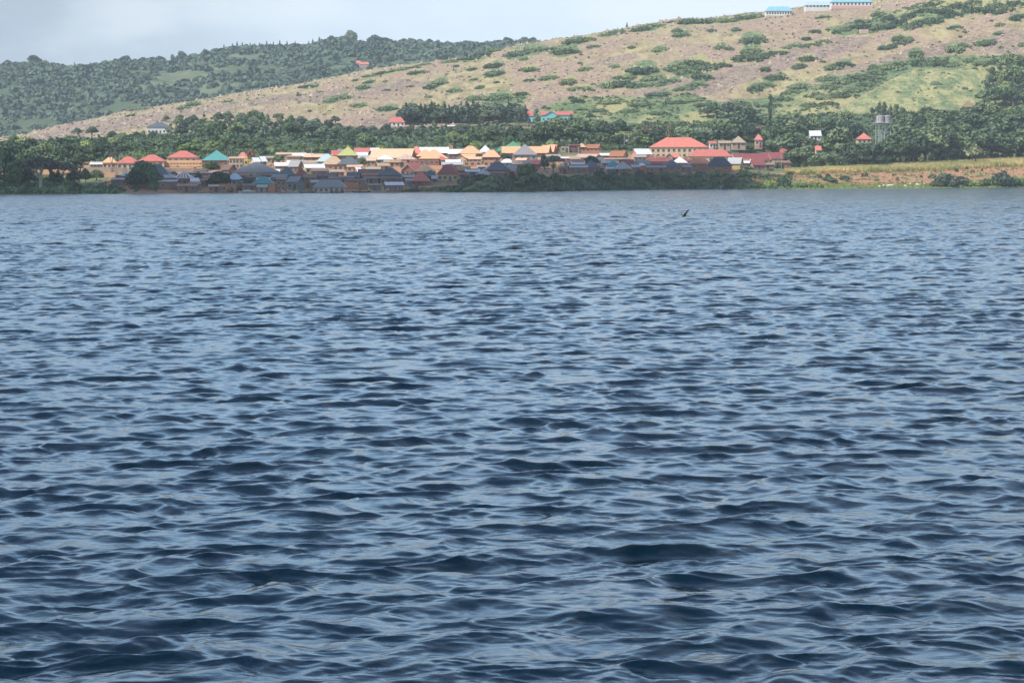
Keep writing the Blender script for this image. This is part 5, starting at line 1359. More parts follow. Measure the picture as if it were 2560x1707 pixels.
    mid(745, 1010, (346, 332), lambda p: I(p, [(740, 292), (800, 296), (840, 308), (1010, 316)]), 30, ['hazy', 'hazy', 'hazy', 'tall'], 'trees in the middle distance', 1.3)
    mid(1025, 1250, (348, 334), lambda p: 306, 26, ['tall', 'tall', 'hazy'], 'trees in the middle distance', 1.3)
    mid(1250, 1330, (346, 336), lambda p: 318, 28, ['hazy', 'hazy', 'tall'], 'trees in the middle distance', 1.2)
    mid(1008, 1318, (309, 303, 298), lambda p: I(p, [(1000, 268), (1030, 260), (1180, 256), (1320, 262)]), 13, ['conifer', 'conifer', 'conifer', 'hazy'], 'pines of the grove', 1.5, 8)
    mid(1750, 1895, (296,), lambda p: I(p, [(1750, 276), (1800, 256), (1890, 250)]), 17, ['tall', 'hazy'], 'hazy trees at the foot of the green slope', 1.35)
    mid(2178, 2262, (304, 296), lambda p: I(p, [(2178, 268), (2200, 256), (2262, 262)]), 14, ['tall'], 'bluish gum trees behind the water tower', 1.0)
    for (px, base, top, kind) in ((40, 362, 335, 'round'), (200, 345, 318, 'broad'), (235, 348, 314, 'broad'), (285, 350, 326, 'broad'), (316, 352, 332, 'leafy'), (345, 345, 330, 'leafy'), (1314, 300, 276, 'leafy'), (1342, 312, 268, 'tall'), (1428, 322, 284, 'tall'), (1415, 330, 290, 'tall'),
                                  (1245, 330, 300, 'tall'), (842, 318, 288, 'broad'), (455, 322, 292, 'broad'), (480, 320, 292, 'broad'), (1475, 305, 282, 'broad'), (1420, 322, 300, 'leafy')):
        Y = depth_hill(px, base, 1180, 1900); h = max(4, min(16, top_h(px, top, Y)))
        place_tree(kind, px, Y, h, 'single hazy tree', 'trees in the middle distance')
    # the steep dark wood at the right edge
    for b in (270, 252, 234, 218, 202, 188):
        px = I(b, [(188, 2520), (202, 2490), (218, 2470), (270, 2456)]) + r.uniform(0, 10)
        while px < 2640:
            Y = depth_hill(px, b + r.uniform(-3, 3), 1300, 2100)
            place_tree('tall' if r.random() < 0.6 else 'leafy', px, Y, r.uniform(11, 15), 'tall dark hillside tree', 'trees of the steep wood at the right edge', sx=1.15)
            px += 23 + r.uniform(-4, 4)
belt()

# ---- shore bushes and bank
def bank():
    r = random.Random(4)
    for t, h0 in ((26, 2.6), (18, 2.8), (10, 2.6), (4, 1.9)):
        px = 1130 + r.uniform(0, 15)
        while px < 1870:
            if not (t > 15 and px < 1240) and r.random() < 0.93:
                Y = float(shoreY(px)) + t + r.uniform(-2, 2)
                k = r.choice(['d', 'm', 'd', 'g'])
                s = r.uniform(0.8, 1.3)
                place_bush(k, px, Y, 5.4 * s, 4.6 * s, h0 * s, {'d': 'dark leafy bush', 'm': 'green leafy bush', 'g': 'greyish bush'}[k], 'bushes on the shore bank')
            px += 33 + r.uniform(-7, 9)
    for (px, row, w, h, k) in ((1822, 472, 30, 26, 'd'), (1848, 470, 24, 18, 'b'), (1880, 471, 36, 16, 'm'), (1925, 470, 34, 20, 'b'), (1960, 470, 30, 18, 'd'), (2003, 470, 30, 14, 'm'), (2040, 470, 40, 14, 'b'), (2075, 455, 34, 12, 'm'),
                               (2112, 452, 26, 12, 'd'), (1956, 458, 26, 16, 'm'), (1975, 441, 16, 11, 'd'), (2046, 446, 15, 11, 'd'), (2070, 448, 14, 14, 'g'), (2156, 444, 7, 11, 'd'), (2165, 444, 9, 12, 'd'), (2243, 453, 9, 10, 'g'), (2254, 458, 7, 5, 'g'),
                               (2365, 468, 60, 32, 'g'), (2395, 467, 50, 26, 'g'), (2340, 468, 30, 16, 'm'), (2425, 466, 44, 16, 'b'), (2462, 466, 40, 18, 'm'), (2500, 467, 62, 34, 'g'), (2530, 467, 44, 24, 'm'), (2556, 467, 40, 20, 'b'),
                               (2390, 431, 10, 9, 'd'), (2416, 425, 8, 8, 'd'), (2453, 430, 6, 9, 'd'), (2430, 434, 12, 9, 'd'), (2330, 447, 22, 10, 'g'), (2302, 445, 7, 7, 'g'), (2262, 438, 5, 4, 'd'),
                               (1736, 424, 22, 8, 'b'), (1765, 425, 14, 9, 'd'), (1800, 426, 22, 9, 'd'), (1872, 426, 24, 10, 'd'), (1945, 424, 26, 18, 'd'), (1925, 427, 20, 6, 'm'),
                               (10, 483, 60, 12, 'm'), (60, 483, 60, 12, 'm'), (110, 483, 50, 11, 'm'), (160, 482, 44, 18, 'm'), (195, 482, 36, 22, 'd'), (228, 480, 30, 20, 'g'), (258, 478, 26, 22, 'g'), (286, 480, 22, 20, 'd'), (306, 479, 22, 12, 'm'),
                               (385, 480, 26, 26, 'd'), (300, 462, 20, 8, 'm'), (578, 481, 34, 14, 'd'), (596, 480, 26, 12, 'm'), (1010, 480, 26, 6, 'm'), (1035, 480, 30, 8, 'd'), (1062, 479, 34, 10, 'm'), (1092, 478, 34, 11, 'd'), (1122, 477, 34, 12, 'm'), (1108, 447, 16, 8, 'd'),
                               (1170, 462, 50, 22, 'd'), (1200, 452, 46, 18, 'd'), (1235, 456, 46, 16, 'm'), (1150, 476, 40, 14, 'd')):
        Y = depth_for(px, min(row, I(px, ROWS_SHORE) - 1.2), lo=1.5)
        m_ = Y / F
        place_bush(k, px, Y, w * m_ * 1.25, w * m_ * 0.95, h * m_ * 1.05, {'d': 'dark bush', 'm': 'green bush', 'g': 'grey green bush', 'b': 'bright green bush'}[k], 'bushes along the shore')
bank()
# banana plants
for i, (px, row) in enumerate(((1545, 368), (1580, 364), (1595, 368), (1612, 370), (1530, 372), (1645, 372), (1912, 374), (1930, 380), (1944, 376), (2232, 398), (2250, 396), (2216, 400), (398, 392), (385, 394), (1480, 360), (2046, 392), (2070, 392), (680, 385), (800, 376), (28, 420), (2265, 392))):
    Y = depth_for(px, row, hi=460)
    root = empty('banana_plant', ((px - 1280) / F * Y, Y, float(H(px, Y))), i * 1.3, None, 'banana plant', 'banana plants')
    s = PR.uniform(1.15, 1.6); root.scale = (s, s, s)
    for nm, me in (('leaves', BANANA[i % 2][0]), ('stem', BANANA[i % 2][1])):
        c = bpy.data.objects.new(nm, me); c.parent = root; COL.objects.link(c)
    PENDING.append((root, 'bright green banana plant', px, row - 15, 'banana plants'))

# ---- shrub patches of the dry hillside
def patches():
    r = random.Random(8)
    for (cx, cy, w, h) in PATCH:
        base = cy + h * 0.30
        Y = depth_hill(cx, base, 1480, 2135)
        m_ = Y / F
        real_h = min(4.5, max(1.3, 0.66 * h * m_))
        dep = min(26, max(w * m_ * 0.6, 0.5 * h * m_ / 0.16))
        big = w * m_ > 18
        k = 'm' if r.random() < 0.75 else 'g' if r.random() < 0.5 else 'd'
        if cx > 2100 and cy < 90: k = 'd'
        place_bush('patch_' + k, cx, Y, w * m_ * 1.3, dep, real_h * 1.0, ('wide ' if big else 'small ' if w * m_ < 8 else '') + {'m': 'green shrub patch', 'g': 'grey green shrub patch', 'd': 'dark shrub patch'}[k], 'shrub patches on the hillside', name='shrub_patch', cat='shrub patch')
patches()
# ---- single trees along the far skyline
def ridge_trees():
    r = random.Random(14)
    tops = [(0, 150), (30, 152), (60, 148), (100, 142), (140, 158), (183, 153), (215, 160), (240, 156), (270, 148), (310, 152), (350, 147), (380, 148), (420, 144), (447, 139), (470, 138), (505, 140), (540, 136), (575, 128)]
    px = -40
    while px < 1560:
        base = I(px, R5) + r.uniform(-1, 3)
        if 560 < px < 830:
            kind, h, st = ('conifer', r.uniform(10, 14), 15)
        else:
            kind, h, st = (r.choice(['broad', 'hazy', 'leafy', 'broad', 'hazy']), r.uniform(7, 14), 24)
            if 1110 < px: kind = r.choice(['tall', 'broad', 'leafy'])
        for a, hh, kk in ((100, 16, 'broad'), (470, 17, 'hazy'), (447, 17, 'tall'), (885, 20, 'hazy'), (938, 19, 'broad'), (962, 16, 'broad'), (1020, 14, 'broad'), (183, 13, 'conifer')):
            if abs(px - a) < st * 0.5: kind, h = kk, hh
        Y = 3380 + r.uniform(-35, 10)
        place_tree(kind, px, Y, h, {'conifer': 'small dark pine', 'tall': 'upright skyline tree', 'umbrella': 'wide crowned skyline tree'}.get(kind, 'rounded skyline tree'), 'trees along the far skyline', sx=1.25)
        px += st + r.uniform(-5, 7)
ridge_trees()

# ------------------------------------------------------------------ masses nobody could count
def stuff_mesh(name, V, Fc, mat):
    me = bpy.data.meshes.new(name)
    V = np.asarray(V, np.float32); Fc = np.asarray(Fc, np.int32)
    me.vertices.add(len(V)); me.vertices.foreach_set('co', V.ravel())
    me.loops.add(Fc.size); me.loops.foreach_set('vertex_index', Fc.ravel())
    me.polygons.add(len(Fc)); me.polygons.foreach_set('loop_start', np.arange(0, Fc.size, Fc.shape[1], dtype=np.int32))
    me.update(calc_edges=True); me.materials.append(mat)
    o = bpy.data.objects.new(name, me); COL.objects.link(o)
    return tag(o, kind='stuff')
def clumps(name, px, Y, size, nq, qs, mat, label, cat, squash=0.7, seed=3):
    r = np.random.default_rng(seed)
    X = (px - 1280) / F * Y; Zg = H(px, Y)
    n = len(px)
    u = r.normal(0, 1, (n, nq, 3)); u[..., 2] = np.abs(u[..., 2]); u /= np.linalg.norm(u, axis=2)[..., None]
    P = np.stack([X, Y, Zg], -1)[:, None, :] + u * (size[:, None, None] * r.uniform(0.55, 1.1, (n, nq, 1))) * np.array((1, 1, squash))
    s = np.repeat(size, nq)[:, None]
    pts = P.reshape(-1, 3); nr = u.reshape(-1, 3)
    d = nr + r.normal(0, 0.5, nr.shape); d /= np.linalg.norm(d, axis=1)[:, None]
    a = np.cross(d, r.normal(0, 1, d.shape)); a /= np.linalg.norm(a, axis=1)[:, None]; b = np.cross(d, a)
    a *= s * qs; b *= s * qs * 0.8
    Vv = np.stack([pts - a - b, pts + a - b * 0.8, pts + a * 0.9 + b, pts - a * 0.8 + b], 1).reshape(-1, 3)
    o = stuff_mesh(name, Vv, np.arange(len(Vv)).reshape(-1, 4), mat)
    tag(o, label, cat)
    return o
def masses():
    r = np.random.default_rng(9)
    # far wood
    n = 5200
    px = r.uniform(-160, 1700, n); Y = 2560 + (3400 - 2560) * r.random(n) ** 0.85
    X = (px - 1280) / F * Y; z = H(px, Y); row, col = rowof(px, Y, z)
    bad = np.zeros(n, bool)
    for p in FAR_OPEN: bad |= inpoly(col, row, p)
    gap = fbm(X, Y, 190, 3, 1.0) > 0.36
    k = ~bad & ~gap
    size = r.uniform(3.6, 7.5, n)
    clumps('far_wood', px[k], Y[k], size[k], 26, 0.36, M_FAR, 'hazy wood covering the far hillside', 'wood', 0.9, 4)
    # undergrowth of the belt and banks
    n = 5200
    px = r.uniform(-60, 2640, n)
    st = I(px, START)
    q = r.random(n)
    Yb = np.array([depth_for(a, b, hi=460) for a, b in zip(np.arange(-60, 2645, 15.0), I(np.arange(-60, 2645, 15.0), START))])
    Y0 = np.interp(px, np.arange(-60, 2645, 15.0), Yb)
    Y = Y0 + q * (1500 - Y0)
    s = r.uniform(0.7, 1.9, n) * (0.8 + 0.7 * q)
    clumps('undergrowth', px, Y, s, 14, 0.34, M_DARK, 'dark undergrowth filling the gaps of the tree belt', 'undergrowth', 0.9, 5)
    n = 1500
    px = r.uniform(1120, 1980, n); D = shoreY(px); Y = D + 1 + r.random(n) * np.where(px < 1250, 14, 29)
    clumps('shore_undergrowth', px, Y, r.uniform(0.5, 1.3, n), 14, 0.34, M_MID, 'tangled green growth covering the shore bank', 'undergrowth', 0.9, 6)
    n = 900
    px = r.uniform(-60, 300, n); D = shoreY(px); Y = D + 0.5 + r.random(n) ** 1.2 * np.where(px < 200, 110, 26)
    clumps('bank_undergrowth', px, Y, r.uniform(0.7, 1.7, n), 14, 0.34, M_MID, 'green growth at the water edge left of the village', 'undergrowth', 0.9, 7)
    # reeds and grass at the right shore
    n = 2600
    px = r.uniform(1860, 2620, n); D = shoreY(px); Y = D + 0.3 + r.random(n) * 22
    clumps('shore_grass', px, Y, r.uniform(0.2, 0.55, n), 8, 0.4, M_BRIGHT, 'fresh green grass along the right shore', 'grass', 0.8, 8)
    # scattered weeds in the village and dry stalks on the red bank
    n = 900
    px = r.uniform(250, 1960, n); D = shoreY(px); Y = D + 10 + r.random(n) * 190
    clumps('village_weeds', px, Y, r.uniform(0.3, 0.9, n), 10, 0.36, M_MID, 'weeds and small shrubs between the village houses', 'weeds', 0.9, 9)
    # scrub on the green parts of the hill
    n = 9000
    px = r.uniform(1150, 2640, n); Y = r.uniform(1510, 2140, n)
    X = (px - 1280) / F * Y; Zg = H(px, Y); row, col = rowof(px, Y, Zg)
    k = np.zeros(n, bool)
    for p in HILL_GREEN: k |= inpoly(col, row, p)
    k &= fbm(X, Y, 70, 3, 2.0) > -0.15
    clumps('hillside_scrub', px[k], Y[k], r.uniform(0.7, 2.2, n)[k], 12, 0.34, M_SHRUB, 'low scrub spread over the green parts of the hill', 'scrub', 0.7, 12)
    n = 2400
    px = r.uniform(-60, 2640, n); Y = r.uniform(1510, 2145, n)
    clumps('hillside_tufts', px, Y, r.uniform(0.4, 1.3, n), 9, 0.36, M_SHRUB, 'scattered single tufts and seedlings on the dry hillside', 'tufts', 0.8, 13)
    n = 2600
    px = r.uniform(1900, 2640, n); D = shoreY(px); Y = D + 12 + r.random(n) * 95
    row, col = rowof(px, Y, H(px, Y)); k = row > I(px, CORN_LO)
    clumps('bank_weeds', px[k], Y[k], r.uniform(0.12, 0.35, n)[k], 7, 0.36, M_CORN, 'dry weeds on the red bank below the maize', 'weeds', 0.8, 14)
    k = (row > I(px, CORN_LO)) & (fbm(X_ := (px - 1280) / F * Y, Y, 24, 3, 1.5) > 0.20)
    clumps('bank_grass', px[k], Y[k], r.uniform(0.3, 0.9, n)[k], 10, 0.36, M_MID, 'green plants in ragged patches on the red bank', 'plants', 0.8, 15)
    # maize
    n = 15000
    px = r.uniform(1962, 2640, n)
    row = I(px, CORN_LO) + (I(px, CORN_UP) - I(px, CORN_LO)) * r.random(n)
    g = np.arange(1960, 2645, 8.0)
    a = np.interp(px, g, [depth_for(x, y) for x, y in zip(g, I(g, CORN_LO))]); b = np.interp(px, g, [depth_for(x, y) for x, y in zip(g, I(g, CORN_UP))])
    Y = a + (b - a) * r.random(n) + r.normal(0, 0.6, n)
    X = (px - 1280) / F * Y; Zg = H(px, Y)
    Vv = []
    for j in range(4):
        th = r.uniform(0, 6.28, n); hh = r.uniform(1.5, 2.5, n); wd = r.uniform(0.05, 0.14, n); ln = r.uniform(0.15, 0.6, n)
        c, s_ = np.cos(th), np.sin(th)
        z0 = Zg + (0 if j == 0 else 1) * r.uniform(0.3, 1.1, n)
        v0 = np.stack([X - wd * c, Y - wd * s_, z0], -1); v1 = np.stack([X + wd * c, Y + wd * s_, z0], -1)
        tx = X - s_ * ln; ty = Y + c * ln
        v2 = np.stack([tx + wd * 0.5 * c, ty + wd * 0.5 * s_, Zg + hh], -1); v3 = np.stack([tx - wd * 0.5 * c, ty - wd * 0.5 * s_, Zg + hh], -1)
        Vv.append(np.stack([v0, v1, v2, v3], 1).reshape(-1, 3))
    Vv = np.concatenate(Vv)
    tag(stuff_mesh('maize_field', Vv, np.arange(len(Vv)).reshape(-1, 4), M_MAIZE), 'ripening maize standing on the rise above the red bank', 'maize')
    # stones of the dry hillside
    n = 26000
    px = r.uniform(-100, 2640, n); Y = r.uniform(1505, 2148, n)
    X = (px - 1280) / F * Y; Zg = H(px, Y); row, col = rowof(px, Y, Zg)
    dens = np.full(n, 0.6)
    for p in HILL_ROCK: dens[inpoly(col, row, p)] = 1.0
    for p in HILL_GREEN + HILL_FIELD: dens[inpoly(col, row, p)] = 0.04
    dens *= np.clip(0.75 + 1.5 * fbm(X, Y, 90, 3, 6.0), 0.15, 1.3)
    k = r.random(n) < dens
    X, Y, Zg = X[k], Y[k], Zg[k]; n = len(X)
    s = 0.35 + r.random(n) ** 3 * 1.7
    base = np.array([(1, 0, 0), (0, 1, 0), (-1, 0, 0), (0, -1, 0), (0, 0, 0.9)])
    Vv = base[None] * s[:, None, None] * r.uniform(0.6, 1.3, (n, 5, 3)) + r.normal(0, 0.15, (n, 5, 3)) * s[:, None, None]
    Vv[:, :4, 2] = -0.3
    Vv += np.stack([X, Y, Zg], -1)[:, None, :]
    f = np.array([(0, 1, 4), (1, 2, 4), (2, 3, 4), (3, 0, 4)])
    Fc = (f[None] + (np.arange(n) * 5)[:, None, None]).reshape(-1, 3)
    tag(stuff_mesh('hillside_stones', Vv.reshape(-1, 3), Fc, M_STONE), 'loose stones and outcrops strewn over the dry hillside', 'stones')
def worldvar(name, cols, scale):
    m, t, b = newmat(name)
    v = objvec(t, world=True)
    n = noise_(t, scale, 3, 0.6, v); n2 = noise_(t, scale * 9, 2, 0.6, v)
    c = mixc(mrange(mth('ADD', mth('MULTIPLY', n, 0.6, t=t), mth('MULTIPLY', n2, 0.4, t=t), t=t), 0.38, 0.62, t=t), cols[0], cols[1], t)
    if len(cols) > 2: c = mixc(mrange(n2, 0.55, 0.75, t=t), c, cols[2], t)
    t.links.new(c, b.inputs['Base Color']); b.inputs['Roughness'].default_value = 0.8
    return m
M_FAR = worldvar('far_leaves', [(0.058, 0.090, 0.060), (0.090, 0.135, 0.080), (0.12, 0.16, 0.095)], 0.03)  # leaf tones lightened to paint in some distance haze
M_MAIZE = worldvar('maize_leaves', [(0.22, 0.27, 0.08), (0.62, 0.48, 0.20), (0.70, 0.50, 0.24)], 0.05)
M_STONE = worldvar('hill_stone', [(0.20, 0.15, 0.115), (0.40, 0.31, 0.22), (0.60, 0.50, 0.39)], 0.12)
masses()
# ------------------------------------------------------------------ poles, tower, walls, boats, people, bird
def pole(px, top, base, label, lamp=False, arm=True, hill=False, thin=1.0, Y=None):
    if Y is None: Y = depth_hill(px, base) if hill else depth_for(px, base, hi=460)
    h = top_h(px, top, Y)
    root = empty('utility_pole', ((px - 1280) / F * Y, Y, float(H(px, Y))), 0.2, label, 'pole', 'poles of the village')
    part('post', [tube((0, 0, -0.5), (0, 0, h), 0.13 * thin, 0.09 * thin, 8)], M_POLE, root)
    if arm: part('crossarm', [boxp(-0.7, 0.7, -0.05, 0.05, h - 0.55, h - 0.43)] + [tube((x, 0, h - 0.43), (x, 0, h - 0.25), 0.05, 0.04, 5) for x in (-0.6, 0.0, 0.6)], M_POLE, root)
    if lamp: part('lamp_head', [boxp(-0.1, 0.75, -0.12, 0.12, h - 0.1, h + 0.06)], M_STEEL, root)
    return root
for a in ((337, 383, 417, 'white pole between the two long red roofs at the left'), (523, 384, 404, 'thin pole in front of the teal pyramid roof'), (735, 380, 402, 'pole in front of the long low orange roof'),
          (782, 369, 405, 'pole above the yellow walled house'), (857, 352, 375, 'tall pole behind the yellow and green pyramid roof'), (821, 413, 450, 'thin dark pole rising behind the large grey shore roof'),
          (916, 437, 474, 'pale thin pole left of the slate blue roof near the shore'), (735, 444, 472, 'thin pole at the left corner of the corrugated metal house'), (1146, 393, 413, 'lamp pole with a dark head right of centre'),
          (1013, 358, 374, 'short pole among the trees behind the huge peach roof'), (1423, 359, 389, 'white pole in front of the maroon fronted shop'), (1447, 366, 386, 'second pole in front of the maroon fronted shop'), (1465, 351, 378, 'pole behind the small orange house'),
          (1263, 397, 410, 'short dark pole in front of the bright white roof'), (1504, 354, 373, 'pole at the right end of the terracotta gabled house'), (1602, 340, 356, 'thin pole left of the red roofed school, among trees'),
          (1873, 371, 392, 'pole rising above the middle of the long maroon roof'), (1953, 387, 426, 'brown pole in front of the cream gable'), (2124, 375, 420, 'grey pole at the edge of the maize, left one'), (2317, 361, 408, 'pale pole at the edge of the maize, right one'),
          (1325, 390, 403, 'pale post in front of the tall grey pyramid roof'), (1893, 250, 300, 'thin pole on the green slope') ):
    if a[0] == 1893: continue
    pole(*a, lamp=(a[0] == 1146), arm=a[0] not in (821, 916, 735, 1325, 1263))
# the two legged transformer stand
Y = depth_for(1567, 376, hi=460)
root = empty('transformer_stand', ((1567 - 1280) / F * Y, Y, float(H(1567, Y))), 0, 'pair of tall poles joined by a crossbar behind the rusty gabled house', 'pole')
h = top_h(1567, 329, Y)
for s in (-1, 1): part('post', [tube((s * 1.15, 0, -0.5), (s * 1.15, 0, h), 0.16, 0.12, 8)], M_POLE, root)
part('crossbar', [boxp(-1.6, 1.6, -0.22, -0.14, h - 0.3, h - 0.15)], M_POLE, root)
part('transformer_box', [boxp(-0.5, 0.5, -0.4, 0.3, h - 5.2, h - 4.1)], M_STEEL, root)

# water tower
Yw = 1285.0
zg = float(H(2206, Yw)); zp = float(zat(2206, 308, Yw)); zt = float(zat(2206, 289.5, Yw))
root = empty('water_tower', ((2206 - 1280) / F * Yw, Yw, zg), 0.18, 'water tower of four steel tanks on a tall lattice stand among the trees', 'water tower')
hp = zp - zg; ht_ = zt - zg
def tank(cx, cy):
    n = 20; rad = 1.62; P = []
    prof = [(rad, 0)] + [(rad + (0.07 if k % 2 else 0), (ht_ - hp - 0.35) * k / 10) for k in range(1, 11)] + [(rad * 0.55, ht_ - hp - 0.05), (0.25, ht_ - hp)]
    V_ = [(cx + q * math.cos(a), cy + q * math.sin(a), hp + 0.12 + z) for q, z in prof for a in np.arange(n) * 2 * math.pi / n]
    Fc = [(k * n + i, k * n + (i + 1) % n, (k + 1) * n + (i + 1) % n, (k + 1) * n + i) for k in range(len(prof) - 1) for i in range(n)] + [tuple(range(n - 1, -1, -1)), tuple((len(prof) - 1) * n + i for i in range(n))]
    return np.array(V_), Fc
M_TANK = roofmat('tank', (0.50, 0.50, 0.52), 0.6, stripes=(0.25, 0.2, 0.19))
for sx in (-1, 1):
    for sy in (-1, 1): part('tank', [tank(sx * 1.68, sy * 1.68)], M_TANK, root)
part('platform', [boxp(-4.2, 4.2, -4.0, 4.0, hp - 0.12, hp + 0.12)], M_STEEL, root)
part('railing', [boxp(-4.2, 4.2, -4.0, -3.95, hp + 0.95, hp + 1.02), boxp(-4.2, 4.2, 3.95, 4.0, hp + 0.95, hp + 1.02)] + [boxp(x, x + 0.06, -4.0, -3.94, hp + 0.12, hp + 0.95) for x in np.linspace(-4.15, 4.1, 8)] + [boxp(x, x + 0.06, 3.94, 4.0, hp + 0.12, hp + 0.95) for x in np.linspace(-4.15, 4.1, 8)], M_STEEL, root)
for sx in (-1, 0, 1):
    for sy in (-1, 1): part('leg', [tube((sx * 3.2, sy * 2.6, -1), (sx * 3.2, sy * 2.6, hp - 0.12), 0.13, 0.13, 6)], M_STEEL, root)
for sy in (-2.6, 2.6):
    br = []
    for a, b in ((-3.2, 0), (0, 3.2)):
        for k in range(3):
            z0, z1 = hp * k / 3, hp * (k + 1) / 3 - 0.2
            br += [tube((a, sy, z0), (b, sy, z1), 0.05, 0.05, 4), tube((b, sy, z0), (a, sy, z1), 0.05, 0.05, 4), tube((a, sy, z1), (b, sy, z1), 0.05, 0.05, 4)]
    part('bracing', br, M_STEEL, root)

# walls
def wallrun(px0, px1, row, hpx, mat, label, thick_=0.3, name='boundary_wall'):
    n = max(2, int((px1 - px0) / 12)); P = []
    for i in range(n + 1):
        px = px0 + (px1 - px0) * i / n; Y = depth_for(px, row)
        P.append(((px - 1280) / F * Y, Y, float(H(px, Y)), float(zat(px, row - hpx, Y))))
    V_ = []
    for x, y, z, zt_ in P: V_ += [(x, y, z - 1), (x, y, zt_), (x, y + thick_, zt_), (x, y + thick_, z - 1)]
    Fc = [(4 * i + a, 4 * i + b, 4 * i + 4 + b, 4 * i + 4 + a) for i in range(n) for a, b in ((0, 1), (1, 2), (2, 3))] + [(3, 2, 1, 0), (4 * n, 4 * n + 1, 4 * n + 2, 4 * n + 3)]
    o = mesh_np(name, V_, Fc, mat); tag(o, label, 'wall', 'boundary walls')
wallrun(213, 322, 431, 12, WM['stone'], 'long pale stone boundary wall in front of the leftmost houses')
wallrun(385, 508, 430, 9, WM['stone'], 'pale wall at the foot of the long peach building')
wallrun(1060, 1118, 462, 6, WM['stone'], 'low heap like stone terrace wall below the yellow brown house', 0.8, 'terrace_wall')
wallrun(1200, 1262, 449, 10, WM['brick'], 'brick yard wall in front of the pale grey pyramid')
wallrun(1662, 1706, 433, 7, WM['mud'], 'low mud wall below the wide grey blue roof')
# scaffolding on the house under construction
Xs = (589 - 1280) / F * Ysc
root = empty('scaffolding', (Xs, Ysc - 1.0, float(H(589, Ysc))), 0, 'pole scaffolding around the two storey house under construction', 'scaffolding')
for k, x in enumerate(np.linspace(-2.8, 2.8, 7)): part('pole', [tube((x, 0, -0.5), (x + 0.15 * (k % 2), 0.1, 6.6 + 0.5 * (k % 3)), 0.06, 0.05, 5)], M_POLE, root)
for z in (1.6, 3.2, 4.8): part('ledger', [tube((-3.0, -0.08, z), (3.0, -0.08, z + 0.1), 0.05, 0.05, 5)], M_POLE, root)
# white sign on the peach building
zs = float(zat(400, 411, Yp - 0.1))
o = part('signboard', [boxp(-0.62, 0.62, -0.06, 0, 0, 0.78)], M_TRIM, None); o.location = ((400 - 1280) / F * Yp, Yp - 0.003 - 0.25, zs)
tag(o, 'blank white board fixed near the left end of the long peach building', 'sign')

# boats
def hull(L, Wd, Hh, rise, n=14):
    V_ = []; Fc = []
    for i in range(n + 1):
        f = i / n * 2 - 1; wd = Wd / 2 * (1 - abs(f) ** 2.6) + 0.03; zt_ = Hh + rise * abs(f) ** 3; zb = rise * 0.85 * abs(f) ** 4
        for s, q in ((-1, 1.0), (-0.62, 0.0), (0.62, 0.0), (1, 1.0)):
            V_.append((f * L / 2, s * wd, zb + (zt_ - zb) * q))
        for s, q in ((0.86, 1.0), (0.5, 0.14), (-0.5, 0.14), (-0.86, 1.0)):
            V_.append((f * L / 2 * 0.985, s * wd, zb + (zt_ - zb) * q))
    for i in range(n):
        for j in range(8):
            a, b = 8 * i + j, 8 * i + (j + 1) % 8
            Fc.append((a, b, b + 8, a + 8))
    Fc += [tuple(range(7, -1, -1)), tuple(8 * n + j for j in range(8))]
    return np.array(V_), Fc
def boat(px, t, Lpx, mat, label, rise=0.5, rz=0.1, Hh=0.55, z=None, name='wooden_boat'):
    Y = float(shoreY(px)) + t
    L = Lpx / F * Y
    zz = (max(0.05, float(H(px, Y))) if t > 0 else -0.12) if z is None else z
    root = empty(name, ((px - 1280) / F * Y, Y, zz), rz, label, 'boat', 'boats along the village shore')
    part('hull', [hull(L, 1.3, Hh, rise)], mat, root)
    for f in (-0.25, 0.05, 0.3): part('thwart', [boxp(f * L - 0.1, f * L + 0.1, -0.5, 0.5, Hh - 0.12, Hh - 0.07)], M_BOATP, root)
    return root
boat(620, -1.5, 42, M_BOATP, 'pale hulled boat with a white rolled cover left of the pale hut', 0.35, 0.12, 0.8)
boat(718, 1.5, 26, M_BOATP, 'left one of two canoes with pale upturned prows by the brown brick block', 0.9, 0.25)
boat(733, 1.2, 24, M_BOATP, 'right one of two canoes with pale upturned prows by the brown brick block', 0.9, -0.15)
boat(770, -1.0, 40, M_BOAT, 'dark boat under the left corner of the large grey shore roof', 0.3, 0.05)
boat(845, -1.2, 34, M_BOAT, 'dark low boat below the right part of the large grey shore roof', 0.3, -0.05)
boat(905, -1.0, 46, M_BOAT, 'long dark boat moored below the dark red brick block', 0.35, 0.04)
boat(948, 0.5, 52, M_BOATP, 'canoe with a long raised prow left of the white shore roof', 1.3, 0.1)
boat(1810, -2.5, 18, M_BOAT, 'small dark boat carrying the man in white below the shore bushes', 0.25, 0.0)
boat(2332, 9, 22, M_BOATP, 'canoe pulled up on the grass left of the large grey green bush', 0.2, 0.3, 0.3)
Y = float(shoreY(620)) - 1.5
o = part('canvas_roll', [tube((-2.2, 0, 0.95), (-0.6, 0.1, 1.0), 0.22, 0.3, 8), tube((-0.6, 0.1, 1.0), (2.0, 0, 0.85), 0.3, 0.2, 8)], M_TRIM, None)
o.location = ((624 - 1280) / F * Y, Y, -0.12); tag(o, 'white rolled canvas lying along the pale hulled boat', 'canvas')
# posts and nets in front of the white shore roof
for i, px in enumerate((976, 985, 994, 1003, 1009)):
    Y = float(shoreY(px)) + 3
    o = part('post', [tube((0, 0, -0.4), (0.05 * i, 0, 1.6 + 0.15 * (i % 2)), 0.06, 0.05, 6)], M_POLE, None)
    o.name = 'fence_post'; o.location = ((px - 1280) / F * Y, Y, float(H(px, Y)))
    tag(o, ('leftmost', 'second', 'middle', 'fourth', 'rightmost')[i] + ' of five pale posts in front of the white shore roof', 'post', 'posts at the shore')

